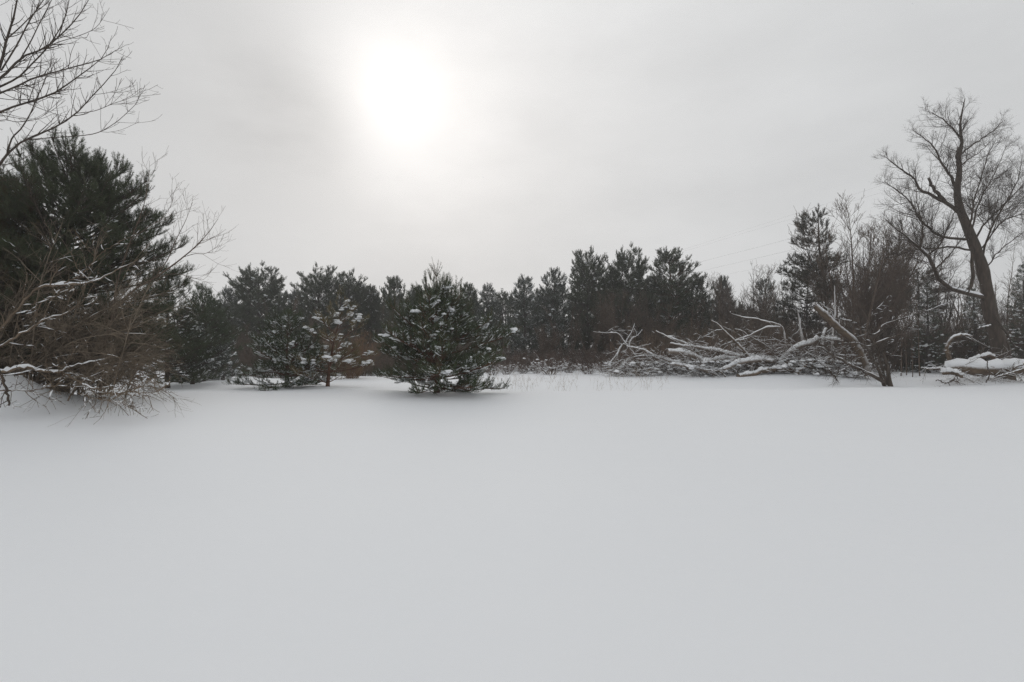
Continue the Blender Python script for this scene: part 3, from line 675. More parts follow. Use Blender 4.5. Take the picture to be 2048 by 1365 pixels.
ug2, *_ = scrub(900, (-27, -1), (41.5, 48), (1.2, 3.4), ru, .30, .016, 9, .45)
tag(ug2.build('undergrowth', M['twig_grey']), 'dark brown undergrowth under the left part of the tree line', 'undergrowth', kind='stuff')

# orange-brown bush behind the yellowed pine
def bush(H, W_, n, rng, r0=.012, kid=8, kl=.4):
    g_ = Geo(); a = rng.random(n) * 6.28; s_ = np.sqrt(rng.random(n))
    d = nrm(np.stack([np.cos(a) * s_ * W_ / H, np.sin(a) * s_ * W_ / H, np.ones(n)], -1))
    p = np.stack([np.cos(a) * s_ * .15 * W_, np.sin(a) * s_ * .15 * W_, np.full(n, -.08)], -1)
    L = H * rng.uniform(.7, 1.05, n) / np.maximum(d[:, 2], .4) * .92
    P = march(p, d, L, 8, rng, .05, .07); Rr = np.linspace(1, .25, 8)[None] * r0 * np.ones((n, 1))
    A, Ra, _ = kids(P, Rr, np.full(n, kid), rng, .15, 1., 34, 12, lambda pl, t, g2: pl * kl * (1.15 - t) * g2.uniform(.5, 1.1, len(t)) + .1, 5, .2, .09, 0, .6, .02, .3)
    B, Rb, _ = kids(A, Ra, np.full(len(A), 4), rng, .15, 1., 34, 14, lambda pl, t, g2: pl * .42 * g2.uniform(.5, 1.1, len(t)) + .08, 4, .2, .1, 0, .7, .01, .4)
    g_.tubes(P, np.maximum(Rr, .005), 5); g_.tubes(A, np.maximum(Ra, .0042), 4); g_.tubes(B, np.maximum(Rb, .0036), 3)
    return g_, (P, Rr), (A, Ra), (B, Rb)
r = thing('bush', foot(705, 30.), 'rounded orange-brown bare bush behind the yellowed pine', 'bush')
bush(3.0, 2.0, 70, rng, .014, 10)[0].build('twig_mass', M['twig_orange'], r)

# low snow-capped bushes along the foot of the tree line
SB = []
for sdd in range(3):
    rr = np.random.default_rng(60 + sdd); g_, a1, a2, a3 = bush(1.0, 1.1, 26, rr, .012, 7, .4)
    s_ = Geo()
    for (P, Rr), cv, mn in ((a1, .7, .016), (a2, .6, .013), (a3, .35, .010)):
        Q, rs = caps(P, Rr, rr, cv, 1.2, mn); s_.tubes(Q, rs, 4)
    P, Rr = a2; ii = rr.integers(0, len(P), 26); c_, _, _ = pick(P, Rr, ii, rr.random(26)); q_ = rr.uniform(.03, .08, (26, 1)) * np.array([[1.3, 1.3, .7]])
    s_.blobs(c_, q_, rr); SB.append([g_, s_, None])
LOWB = [(985, 33, .8, 'low snow-capped bush touching the right side of the lone field pine'), (1012, 35, .9, 'second low snow-capped bush right of the lone field pine'),
        (1046, 36, .75, 'small snow-capped bush left of the arching one'), (1100, 33, 1.35, 'largest low bush, arching and brown under snow'),
        (1072, 36, .8, 'snow-capped bush peeping out left behind the arching one'), (1138, 37, .8, 'snow-capped bush right behind the arching one'),
        (1176, 33.5, .9, 'dark-stemmed snowy bush standing apart, midway to the brush pile'), (1206, 37, .8, 'low snowy bush just left of the brush pile'),
        (1236, 33, .8, 'low snowy bush at the left tip of the brush pile'), (1270, 32, .9, 'snowy bush in front of the left brush'),
        (1306, 31, .8, 'snowy bush under the first leaning birch limb'), (1342, 30, .8, 'snowy bush low in front of the long birch limb'), (1240, 38, 1.2, 'taller snowy bush behind the forked pale limb'),
        (1900, 33, .9, 'snowy bush behind the arched log'), (1960, 31, .8, 'snowy bush between log and big trunk')]
for i, (px, Y, sc, lb) in enumerate(LOWB):
    v = SB[i % 3]; c = foot(px, Y, .03); a = rng.random() * 6.28
    if v[2] is None:
        r = thing('bush', c, lb, 'bush', 'low snowy bushes', a, (sc,) * 3)
        v[0].build('twig_mass', M['twig_red'], r); v[1].build('snow_clumps', M['snow'], r); v[2] = r
    else: dup(v[2], c, a, (sc,) * 3, lb, 'low snowy bushes')

# ------------------------------------------------------------------ fallen limbs of the brush pile
rl = np.random.default_rng(31)
def fallen(name, pts, radii, label, mat, cat, group=None, cover=.8, twigs=6, n=26, fat=1.0, twig_len=(.4, 1.2), k=9, lumpy=.06):
    """pts: [(px, py, Y)], radii in photo pixels"""
    Ym = pts[0][2]; rad = [x * ((.86 if name == 'broken_trunk' else .78) if group == G1 else .78 if name == 'leaning_branch' else 1.) / 1000 * Ym for x in radii]
    if len(rad) == 2: rad = list(np.linspace(rad[0], rad[1], len(pts)))
    P, Rr = limbs([(pts, rad)], n=n)
    P = P + rl.normal(size=P.shape) * .012; Rr = Rr * (1 + lumpy * rl.normal(size=Rr.shape))
    lo = P[0, np.argmin(P[0, :, 2])]; o_ = np.array([lo[0], lo[1], lo[2]])
    r = thing(name, o_, label, cat, group)
    g_, s_ = Geo(), Geo(); g_.tubes(P - o_, Rr, k, cap=True)
    Q, rs = caps(P, Rr, rl, cover * (.8 if group == G1 else 1.), fat * (.66 if group == G1 else 1.), lump=.2 if k >= 12 else .3); s_.tubes(Q - o_, rs, 8)
    if twigs:
        tw = g_
        A, Ra, _ = kids(P, Rr, np.array([twigs]), rl, .1, 1., 50, 16, lambda pl, t, g2: g2.uniform(*twig_len, len(t)), 6, .05, .12, 0, .5, .02, .3)
        B, Rb, _ = kids(A, Ra, np.full(len(A), 4), rl, .2, 1., 42, 14, lambda pl, t, g2: pl * .45 * g2.uniform(.5, 1.1, len(t)), 4, .05, .12, 0, .6, .01, .4)
        tw.tubes(A - o_, np.maximum(Ra, .006), 4); tw.tubes(B - o_, np.maximum(Rb, .004), 3)
        Q, rs = caps(A, Ra, rl, .6, 1.2, .012); s_.tubes(Q - o_, rs, 4)
        Q, rs = caps(B, Rb, rl, .4, 1.2, .008); s_.tubes(Q - o_, rs, 4)
    g_.build('stem', mat, r); s_.build('snow_clumps', M['snow'], r)
    return r
G1 = 'fallen limbs of the brush pile'
def FL(pts, Y0, Y1, radii, label, mat='birch', name='fallen_branch', **kw):
    fallen(name, px3(pts, Y0, Y1), radii, label, M[mat], kw.pop('cat', 'branch'), G1, **kw)
FL([(1422, 641), (1436, 649), (1447, 660), (1458, 671), (1470, 683), (1483, 697), (1495, 711), (1502, 725), (1503, 739), (1501, 757)], 28.4, 27.4, [1.4, 2, 2.6, 3.2, 4, 5, 5, 5, 5, 6], 'snow-topped limb slanting up left out of the middle of the pile', 'log_brown', twigs=9)
FL([(1445, 660), (1437, 661), (1430, 662), (1422, 666)], 28.2, 28.0, [1.5, 1.0], 'short crooked twig off the slanting limb', 'log_brown')
FL([(1463, 628), (1477, 632), (1491, 636), (1513, 637), (1530, 643), (1551, 647), (1565, 656), (1572, 690), (1576, 735)], 29.2, 28.6, [.8, 1.3, 1.6, 1.9, 2.1, 2.3, 2.5, 3, 3.5], 'long thin snowy limb arching left above the pile', twigs=8)
FL([(1563, 655), (1540, 654), (1526, 657), (1512, 664), (1498, 672), (1476, 679), (1440, 692)], 28.8, 28.3, [2.6, 2.6, 2.4, 2.3, 2, 1.4, .8], 'thin limb dropping left from the tip of the arch', twigs=6)
FL([(1470, 658), (1483, 662), (1497, 671), (1509, 678), (1519, 683), (1545, 700)], 29.0, 28.6, [.9, 1.8], 'short crossing twig with snow beads under the arch')
FL([(1594, 618), (1598, 633), (1600, 646), (1601, 660), (1604, 676), (1606, 735)], 28.8, 28.5, [.9, 1.8, 2.6, 3, 3.4, 4], 'white upright birch stem with forked tip, left of the broken trunk', twigs=7, cover=.9)
FL([(1669, 572), (1669, 602), (1670, 624), (1668, 640), (1664, 690), (1662, 735)], 29.6, 29.2, [1.2, 1.8, 2.6, 2.8, 3, 4], 'taller white upright stem right behind the broken trunk', twigs=9, cover=.9)
FL([(1639, 605), (1652, 616), (1664, 627), (1668, 650)], 29.4, 29.3, [1.2, 2.4], 'white side limb joining the taller upright stem')
FL([(1631, 612), (1643, 624), (1654, 634), (1678, 658), (1703, 678), (1717, 703), (1728, 728), (1734, 752)], 27.6, 26.8, [7, 8.5, 9, 9.5, 10, 11, 11.5, 12], 'thick broken brown trunk leaning left with snow along its back', 'log_brown', 'broken_trunk', cat='trunk', k=14, cover=.95, fat=.95, n=24, twigs=5)
FL([(1652, 656), (1648, 664), (1646, 674), (1644, 690)], 28.2, 28.0, [4, 4.6], 'short snowy stub standing up from the pile', cover=.9)
FL([(1380, 692), (1408, 697), (1433, 701), (1463, 710), (1490, 713), (1512, 716)], 28.6, 27.8, [4.5, 6.5], 'snow-plastered log lying high across the left of the pile', 'birch', 'fallen_log', cat='log', k=12, cover=.95, fat=1.1)
FL([(1405, 724), (1443, 718), (1477, 716), (1500, 712)], 27.8, 28.2, [6, 7.5], 'snow-plastered log crossing low behind the slanting limb', 'birch', 'fallen_log', cat='log', k=12, cover=.95, fat=1.1)
FL([(1446, 738), (1465, 731), (1484, 724), (1519, 720), (1545, 722)], 27.2, 27.6, [6.5, 8], 'thick pale log rising right behind the foot of the slanting limb', 'birch', 'fallen_log', cat='log', k=12, cover=.9)
FL([(1476, 753), (1505, 748), (1526, 741), (1560, 738), (1585, 740)], 26.8, 27.4, [7.5, 9], 'brown-ended log lying lowest in the middle of the pile', 'log_brown', 'fallen_log', cat='log', k=12, cover=.9)
FL([(1560, 745), (1562, 730), (1566, 716), (1582, 702), (1603, 690), (1623, 686), (1637, 677), (1678, 680)], 27.4, 28.2, [6, 7, 7, 7.5, 7.5, 7, 6, 5], 'bent snow-covered log humping over the right of the pile', 'birch', 'fallen_log', cat='log', k=12, cover=.98, fat=1.1, twigs=8)
FL([(1597, 725), (1612, 722), (1632, 722), (1660, 716)], 27.2, 27.4, [6.5, 6], 'short horizontal log with snow cap, under the bent log', 'log_brown', 'fallen_log', cat='log', k=12, cover=.9)
FL([(1590, 752), (1600, 738), (1612, 728)], 26.9, 27.0, [7, 5], 'stubby brown log end facing out of the right of the pile', 'log_brown', 'fallen_log', cat='log', k=12, cover=.8)
FL([(1311, 662), (1344, 677), (1376, 689), (1395, 704), (1411, 731), (1414, 745)], 29.4, 28.4, [1.6, 2.8, 3.6, 4, 4.4, 5], 'long birch limb rising left, upper of the left-hand limbs', twigs=10)
FL([(1341, 687), (1376, 693), (1400, 695), (1425, 699), (1450, 706)], 29.0, 28.4, [2.4, 5], 'straight pale limb just below the long birch limb', twigs=6)
FL([(1337, 703), (1366, 705), (1395, 716), (1407, 726), (1418, 742)], 28.6, 28.0, [7, 6.5], 'stout snow-lumped log ending left below the straight limb', 'birch', 'fallen_log', cat='log', k=12, cover=.98, fat=1.1)
FL([(1344, 727), (1376, 733), (1401, 738), (1430, 748)], 28.2, 27.6, [4.5, 5.5], 'low snowy limb reaching left near the snow surface', twigs=7)
FL([(1409, 741), (1434, 742), (1446, 748), (1453, 758)], 27.2, 27.0, [2.2, 2], 'thin dark limb bending down into the snow', 'log_brown', twigs=4)
FL([(1250, 685), (1241, 695), (1235, 708), (1221, 726), (1216, 738)], 31.5, 31., [2.2, 3.6], 'pale forked limb propped at the left end of the pile', twigs=4)
FL([(1186, 664), (1210, 666), (1235, 667), (1247, 681), (1257, 695), (1275, 715)], 31.6, 31., [.7, 2.2], 'thin snowy limb curling over the left end of the pile', twigs=5)
FL([(1284, 660), (1274, 672), (1262, 679), (1258, 695)], 31.4, 31., [.8, 1.8], 'short snowy forked twig at the left end')
FL([(1270, 646), (1264, 662), (1254, 680), (1250, 690)], 31.6, 31.2, [.7, 1.6], 'upright thin twig at the left end')
FL([(1253, 693), (1288, 700), (1309, 712), (1337, 721), (1370, 730)], 31., 29.5, [2, 4.4], 'long low snowy limb linking left end and pile', twigs=10)
FL([(1230, 726), (1262, 716), (1295, 712), (1330, 724), (1352, 738)], 31., 29.6, [1.2, 3.], 'low bowed snowy limb near the left bushes', twigs=9)

# tangle of thin dead twigs through the pile
def tangle(n, rng, xs_, ys_, zr, Lr, r0=.008, bend=.1):
    px = rng.uniform(*xs_, n); Y = rng.uniform(*ys_, n); X = (px - 1024) / F * Y
    z = ground(X, Y) + np.abs(rng.normal(size=n)) * zr
    a = rng.random(n) * 6.28; e = rng.normal(size=n) * .5 + .25
    d = np.stack([np.cos(a) * np.cos(e), np.sin(a) * np.cos(e) * .7, np.sin(e)], -1)
    P = march(np.stack([X, Y, z], -1), nrm(d), rng.uniform(*Lr, n), 6, rng, -.1, bend)
    Rr = np.linspace(1, .3, 6)[None] * r0 * rng.uniform(.5, 1.6, (n, 1))
    A, Ra, _ = kids(P, Rr, np.full(n, 4), rng, .2, 1., 44, 14, lambda pl, t, g2: pl * .4 * g2.uniform(.4, 1.1, len(t)), 4, 0, .1, 0, .6, .01, .4)
    return np.concatenate([P]), Rr, A, Ra
tw, sn_ = Geo(), Geo()
for n, xs_, ys_, zr in ((700, (1225, 1420), (28.9, 31.5), .5), (1200, (1380, 1640), (27.4, 29.5), .62), (760, (1580, 1730), (26.8, 28.6), .62)):
    P, Rr, A, Ra = tangle(n, rl, xs_, ys_, zr, (.5, 1.9), .0085)
    tw.tubes(P, Rr, 4); tw.tubes(A, np.maximum(Ra, .0035), 3)
    Q, rs = caps(P, Rr, rl, .45, 1.4, .015); sn_.tubes(Q, rs, 4); Q, rs = caps(A[::2], Ra[::2], rl, .4, 1.3, .010); sn_.tubes(Q, rs, 3)
    ii = rl.integers(0, len(P), n // 3); c_, _, _ = pick(P, Rr, ii, rl.random(n // 3)); q_ = rl.uniform(.03, .11, (n // 3, 1)) * np.array([[1.5, 1.3, .7]])
    c_[:, 2] = np.minimum(c_[:, 2], ground(c_[:, 0], c_[:, 1]) + .8); sn_.blobs(c_, q_, rl)
tw.build('brush_tangle', M['twig_grey']); tag(bpy.data.objects['brush_tangle'], 'tangle of thin snowy dead twigs filling the brush pile', 'brush', kind='stuff')
o = sn_.build('snow_clumps', M['snow']); o.parent = bpy.data.objects['brush_tangle']

# multi-stemmed dark shrub at the right end of the pile
YS = 24.4
ss = [
    (px3([(1781, 775), (1778, 760), (1775, 737), (1769, 714), (1767, 704)], YS), [.2, .16, .13, .10, .09]),
    (px3([(1770, 775), (1764, 760), (1758, 742), (1745, 718), (1732, 695), (1712, 686), (1694, 688)], YS, YS - .8), [.14, .11, .10, .08, .06, .04, .02]),
    (px3([(1774, 770), (1767, 745), (1762, 728), (1754, 703), (1742, 681), (1737, 668), (1730, 651), (1703, 643), (1678, 637)], YS + .2, YS + 1.), [.13, .10, .09, .08, .06, .05, .04, .022, .01]),
    (px3([(1732, 694), (1745, 691), (1771, 680), (1796, 671), (1813, 659), (1822, 648), (1833, 634)], YS - .3, YS - 1.2), [.05, .055, .05, .042, .03, .02, .01]),
    (px3([(1740, 670), (1755, 668), (1761, 655), (1771, 649), (1801, 639), (1830, 631), (1863, 619), (1899, 604)], YS + .6, YS + 2.2), [.045, .045, .04, .036, .034, .03, .02, .008]),
    (px3([(1768, 764), (1737, 747), (1712, 737), (1686, 722), (1661, 710), (1644, 697), (1630, 694)], YS - .2, YS - 1.4), [.10, .09, .08, .065, .05, .03, .012]),
    (px3([(1768, 706), (1786, 708), (1794, 695), (1796, 681), (1806, 668)], YS, YS - .6), [.05, .045, .035, .025, .01]),
    (px3([(1764, 735), (1758, 715), (1762, 700), (1766, 685), (1772, 668)], YS, YS + .8), [.07, .05, .04, .03, .01]),
    (px3([(1742, 681), (1735, 660), (1740, 640), (1757, 615), (1780, 590)], YS + .6, YS + 1.4), [.03, .025, .02, .012, .006]),
    (px3([(1700, 732), (1682, 742), (1672, 752), (1668, 762)], YS - 1., YS - 1.3), .03, .008),
    (px3([(1640, 726), (1655, 738), (1668, 752), (1674, 762)], YS + .4, YS - .3), .02, .03),
]
root = thing('shrub', foot(1777, YS), 'dark many-stemmed shrub with long snowy arms, right end of the brush pile', 'shrub'); ox = np.array(root.location)
LPs, LRs = limbs(ss, n=18); LRs = LRs * .78
LPs[2:] += rl.normal(size=LPs[2:].shape) * .015
tg, cg, sg = Geo(), Geo(), Geo(); tg.tubes(rel(LPs[:3]), LRs[:3], 9); LRs[3:] *= 1.4
cg.tubes(rel(LPs[3:]), LRs[3:], 7)
A, Ra, _ = kids(LPs, LRs, (plen(LPs) * 8).astype(int), rl, .3, 1., 48, 14, lambda pl, t, g2: (pl * .25 * (1.2 - t) + .25) * g2.uniform(.5, 1.2, len(t)), 6, .0, .1, 0, .5, .014, .3)
B, Rb, _ = kids(A, Ra, np.full(len(A), 4), rl, .2, 1., 42, 14, lambda pl, t, g2: pl * .42 * g2.uniform(.5, 1.1, len(t)) + .06, 4, .1, .1, 0, .6, .008, .4)
cg.tubes(rel(A), np.maximum(Ra, .005), 4); cg.tubes(rel(B), np.maximum(Rb, .0036), 3)
Q, rs = caps(LPs[1:], LRs[1:], rl, .9, .55, .016); sg.tubes(rel(Q), rs, 6)
Q, rs = caps(A, Ra, rl, .4, 1.1, .010); sg.tubes(rel(Q), rs, 4)
tg.build('trunk', M['bark_dark'], root); cg.build('crown', M['bark_dark'], root); sg.build('snow_clumps', M['snow'], root)

# fallen logs at the right edge
G2 = 'fallen logs under the big bare tree'
def FR(pts, Y0, Y1, radii, label, name='fallen_log', mat='log_brown', **kw):
    fallen(name, px3([(a_, b_ + 5) for a_, b_ in pts], Y0, Y1), radii, label, M[mat], kw.pop('cat', 'log'), G2, **kw)
FR([(1888, 736), (1900, 731), (1920, 731), (1951, 735), (1993, 735), (2048, 734), (2110, 735)], 25., 24.4, [9, 12, 14, 15, 15, 15, 15], 'thick brown log with deep snow cap lying in front of the big bare tree', k=16, cover=1.2, fat=.98, n=26, lumpy=.05)
FR([(1893, 738), (1898, 720), (1897, 706), (1893, 695), (1896, 682), (1905, 671), (1918, 666), (1930, 665), (1945, 667)], 25.2, 25.0, [5, 5, 4.6, 4.2, 4, 3.8, 3.6, 3, 1.2], 'curved brown log end arching up like a hook, snow on its back', cover=1.2, fat=.9, k=12, n=26, lumpy=.04)
FR([(1926, 722), (1951, 712), (1979, 706), (1990, 716)], 25.8, 26.2, [3, 5.5], 'shorter snow-covered log leaning behind the thick one', cover=1.2, fat=1.1, k=12)
FR([(1884, 741), (1905, 740), (1926, 748)], 24.6, 24.2, [6, 5.5], 'short log stub with round cut end in front of the thick log', cover=1.2, fat=1.1, k=14, lumpy=.03)
FR([(1842, 731), (1860, 733), (1885, 733)], 25.6, 25.2, [1.4, 2.6], 'thin snow-topped limb poking left from the thick log', 'fallen_branch', cat='branch', cover=1.2)
FR([(1872, 756), (1880, 756), (1888, 762), (1897, 760), (1910, 752)], 24.2, 24.2, [1.2, 2.2], 'dark forked stick on the snow below the log stub', 'fallen_branch', 'bark_dark', cat='branch', twigs=4, twig_len=(.3, .7))
FR([(1976, 710), (1974, 728), (1980, 743), (1972, 760)], 24.0, 23.8, [1.2, 1.4], 'thin dark stick hanging across the thick log', 'fallen_branch', 'bark_dark', cat='branch', twigs=5, twig_len=(.3, .8))
FR([(2030, 748), (2022, 738), (2034, 728), (2060, 722)], 24.2, 24.0, [3.4, 2.4], 'snowy crooked limb in front of the right end of the thick log', 'fallen_branch', cat='branch', cover=1.1, twigs=7)
FR([(1986, 751), (2005, 746), (2030, 738), (2056, 730)], 24.0, 23.8, [1., 2.], 'slender snowy limb slanting over the snow before the thick log', 'fallen_branch', cat='branch', cover=1., twigs=8)
P, Rr, A, Ra = tangle(60, rl, (1880, 2070), (23.8, 25.2), .12, (.3, 1.0), .008)
tw, sn_ = Geo(), Geo(); tw.tubes(P, Rr, 4); tw.tubes(A, np.maximum(Ra, .003), 3); Q, rs = caps(P, Rr, rl, .6, 1.4, .012); sn_.tubes(Q, rs, 4)
o = tag(tw.build('brush_tangle', M['twig_brown']), 'thin dead twigs poking from the snow around the fallen logs', 'brush', kind='stuff'); sn_.build('snow_clumps', M['snow'], o)

# ------------------------------------------------------------------ left foreground: brown thicket under the large pine
rt = np.random.default_rng(41)
G3 = 'snow-covered limbs leaning out of the thicket'
def FT(pts, Y0, Y1, radii, label, **kw):
    fallen('leaning_branch', px3(pts, Y0, Y1), radii, label, M[kw.pop('mat', 'twig_brown')], 'branch', G3, **kw)
FT([(-60, 742), (-20, 690), (7, 651), (26, 630), (53, 598), (70, 582), (82, 574), (110, 571), (127, 568), (154, 568), (176, 564), (205, 556), (234, 540), (277, 520)], 10.9, 11.6, [5, 4.5, 4, 3.6, 3.4, 3.4, 3.6, 4.6, 4.6, 3.4, 2.8, 2.3, 1.8, 1.], 'crooked limb with thick snow roll, uppermost of the leaning limbs', twigs=16, cover=1.3, fat=1.15, n=34, twig_len=(.25, .8))
FT([(130, 567), (154, 554), (173, 541), (190, 519), (211, 500), (240, 486)], 11.3, 11.8, [2.4, .9], 'thin limb forking upward from the crooked one', twigs=9, twig_len=(.25, .7), cover=.5)
FT([(154, 569), (140, 579), (128, 584), (105, 595), (85, 603), (70, 640)], 11.2, 11.3, [1.4, 1.8], 'short snowy limb just under the crooked one', twigs=6, twig_len=(.2, .6))
FT([(-70, 750), (-20, 706), (0, 692), (29, 676), (51, 664), (95, 638), (110, 634), (139, 623), (168, 600), (195, 592)], 10.6, 11.4, [5, 4.6, 4.2, 3.8, 3.4, 2.4, 2.2, 2, 1.4, .8], 'straight snowy limb rising right, second from the top', twigs=14, twig_len=(.25, .8), cover=1.3, fat=1.1, n=26)
FT([(-60, 752), (0, 743), (26, 740), (58, 733), (74, 740), (100, 743), (123, 743), (131, 739), (158, 729), (185, 723), (214, 718)], 10.8, 11.4, [7, 6, 5.5, 5, 4.4, 4, 4, 3, 2.2, 1.8, .9], 'lowest long limb carrying the thickest snow', twigs=12, twig_len=(.25, .7), cover=1.1, n=34, fat=1.25)
FT([(123, 745), (137, 752), (167, 769), (202, 783), (225, 788), (255, 790), (278, 794)], 11.2, 10.6, [2.6, 2.6, 2.4, 2.2, 2, 1.5, .8], 'bare limb drooping down to the snow below the lowest snowy limb', twigs=18, twig_len=(.25, .8), cover=.3)
FT([(222, 787), (264, 783), (281, 769), (297, 760), (313, 753)], 10.8, 10.4, [1.6, .8], 'thin limb turning up at the right tip of the thicket', twigs=12, twig_len=(.2, .5), cover=.25)
FT([(260, 783), (296, 787), (325, 776), (343, 765)], 10.6, 10.2, [1.3, .6], 'outermost twig reaching right over the snow', twigs=9, twig_len=(.15, .45), cover=.2)
FT([(158, 787), (202, 799), (230, 804), (255, 809)], 10.6, 10.2, [1.6, .8], 'low twig lying along the snow under the drooping limb', twigs=12, twig_len=(.2, .5), cover=.25)
FT([(-30, 782), (0, 781), (53, 781), (98, 776), (123, 765)], 10.4, 10.8, [2.4, 1.4], 'low bare limb running over the snow mound', twigs=16, twig_len=(.25, .7), cover=.5)
FT([(-20, 700), (10, 770), (18, 812)], 10.6, 10.2, [4.5, 3.5], 'dark stake-like stem slanting into the snow mound', mat='bark_dark', cover=.2, twigs=4)
# the thicket itself: arching canes
tk = Geo(); ts = Geo()
n = 230
px0 = rt.uniform(-160, 270, n); Y0 = rt.uniform(11.9, 14.0, n); X0 = (px0 - 1024) / F * Y0
p = np.stack([X0, Y0, ground(X0, Y0) + rt.uniform(-.05, .5, n)], -1)
lean = rt.uniform(.1, 1.15, n); d = nrm(np.stack([lean, rt.normal(size=n) * .25, np.ones(n) * rt.uniform(.55, 1.25, n)], -1))
P = march(p, d, rt.uniform(1.4, 4.3, n), 12, rt, -.8, .05, pull=np.array([-.2, 0, 1.])); Rr = np.linspace(1, .2, 12)[None] * rt.uniform(.010, .026, (n, 1))
keepm = (P[:, -1, 0] / P[:, -1, 1] * F + 1024) < 365
P, Rr = P[keepm], Rr[keepm]; n = len(P)
A, Ra, _ = kids(P, Rr, np.full(n, 17), rt, .15, 1., 40, 14, lambda pl, t, g2: pl * .33 * (1.2 - t) * g2.uniform(.5, 1.2, len(t)) + .2, 6, -.3, .09, 0, .6, .008, .35)
B, Rb, _ = kids(A, Ra, np.full(len(A), 4), rt, .15, 1., 40, 14, lambda pl, t, g2: pl * .42 * g2.uniform(.4, 1.1, len(t)) + .06, 5, -.15, .1, 0, .7, .004, .45)
root = thing('thicket', foot(100, 12.2), 'dense brown thicket of arching bare canes under the large pine', 'thicket'); ox = np.array(root.location)
tk.tubes(rel(P), Rr, 5); tk.tubes(rel(A), np.maximum(Ra * 1.25, .0034), 4); tk.tubes(rel(B), np.maximum(Rb, .0018), 3)
Q, rs = caps(P, Rr, rt, .15, 1.1, .006); ts.tubes(rel(Q), rs, 5)
mA = rt.random(len(A)) < .07; Q, rs = caps(A[mA], Ra[mA], rt, .4, 1.1, .006); ts.tubes(rel(Q), rs, 4)
tk.build('cane_mass', M['cane'], root); ts.build('snow_clumps', M['snow'], root)
print('thicket', len(A), len(B))

# slender bare tree reaching out right, in front of the large pine
root = thing('bare_tree', foot(200, 12.6), 'slender bare sapling whose pale twigs reach out right of the large pine', 'tree'); ox = np.array(root.location)
sl = [(px3([(200, 800), (205, 720), (222, 640), (262, 585), (310, 556), (360, 520), (395, 490), (420, 462), (436, 438)], 12.6, 13.2), [.05, .045, .04, .034, .028, .02, .014, .009, .005]),
      (px3([(365, 515), (390, 508), (412, 507), (440, 490)], 13., 13.2), [.012, .004]),
      (px3([(310, 556), (335, 520), (352, 480), (372, 440), (385, 405)], 12.9, 12.4), [.016, .004]),
      (px3([(222, 640), (236, 560), (262, 480), (285, 420), (296, 370), (299, 322)], 12.6, 12.0), [.025, .02, .016, .011, .007, .003]),
      (px3([(310, 556), (350, 548), (385, 556), (408, 560)], 12.9, 13.1), [.012, .004]),
      (px3([(262, 480), (300, 452), (330, 432), (348, 395)], 12.3, 12.6), [.011, .003])]
LPs, LRs = limbs(sl, n=16); tg, cg = Geo(), Geo(); tg.tubes(rel(LPs[:1]), LRs[:1], 7); cg.tubes(rel(LPs[1:]), LRs[1:], 5)
A, Ra, _ = kids(LPs, LRs, np.array([22, 7, 10, 14, 7, 10]), rt, .35, 1., 40, 12, lambda pl, t, g2: g2.uniform(.3, .8, len(t)), 6, .3, .09, 0, .6, .007, .35)
B, Rb, _ = kids(A, Ra, np.full(len(A), 4), rt, .2, 1., 38, 12, lambda pl, t, g2: pl * .4 * g2.uniform(.5, 1.1, len(t)) + .05, 4, .25, .1, 0, .7, .004, .5)
cg.tubes(rel(A), np.maximum(Ra, .003), 4); cg.tubes(rel(B), np.maximum(Rb, .0022), 3)
tg.build('trunk', M['twig_grey'], root); cg.build('crown', M['twig_grey'], root)

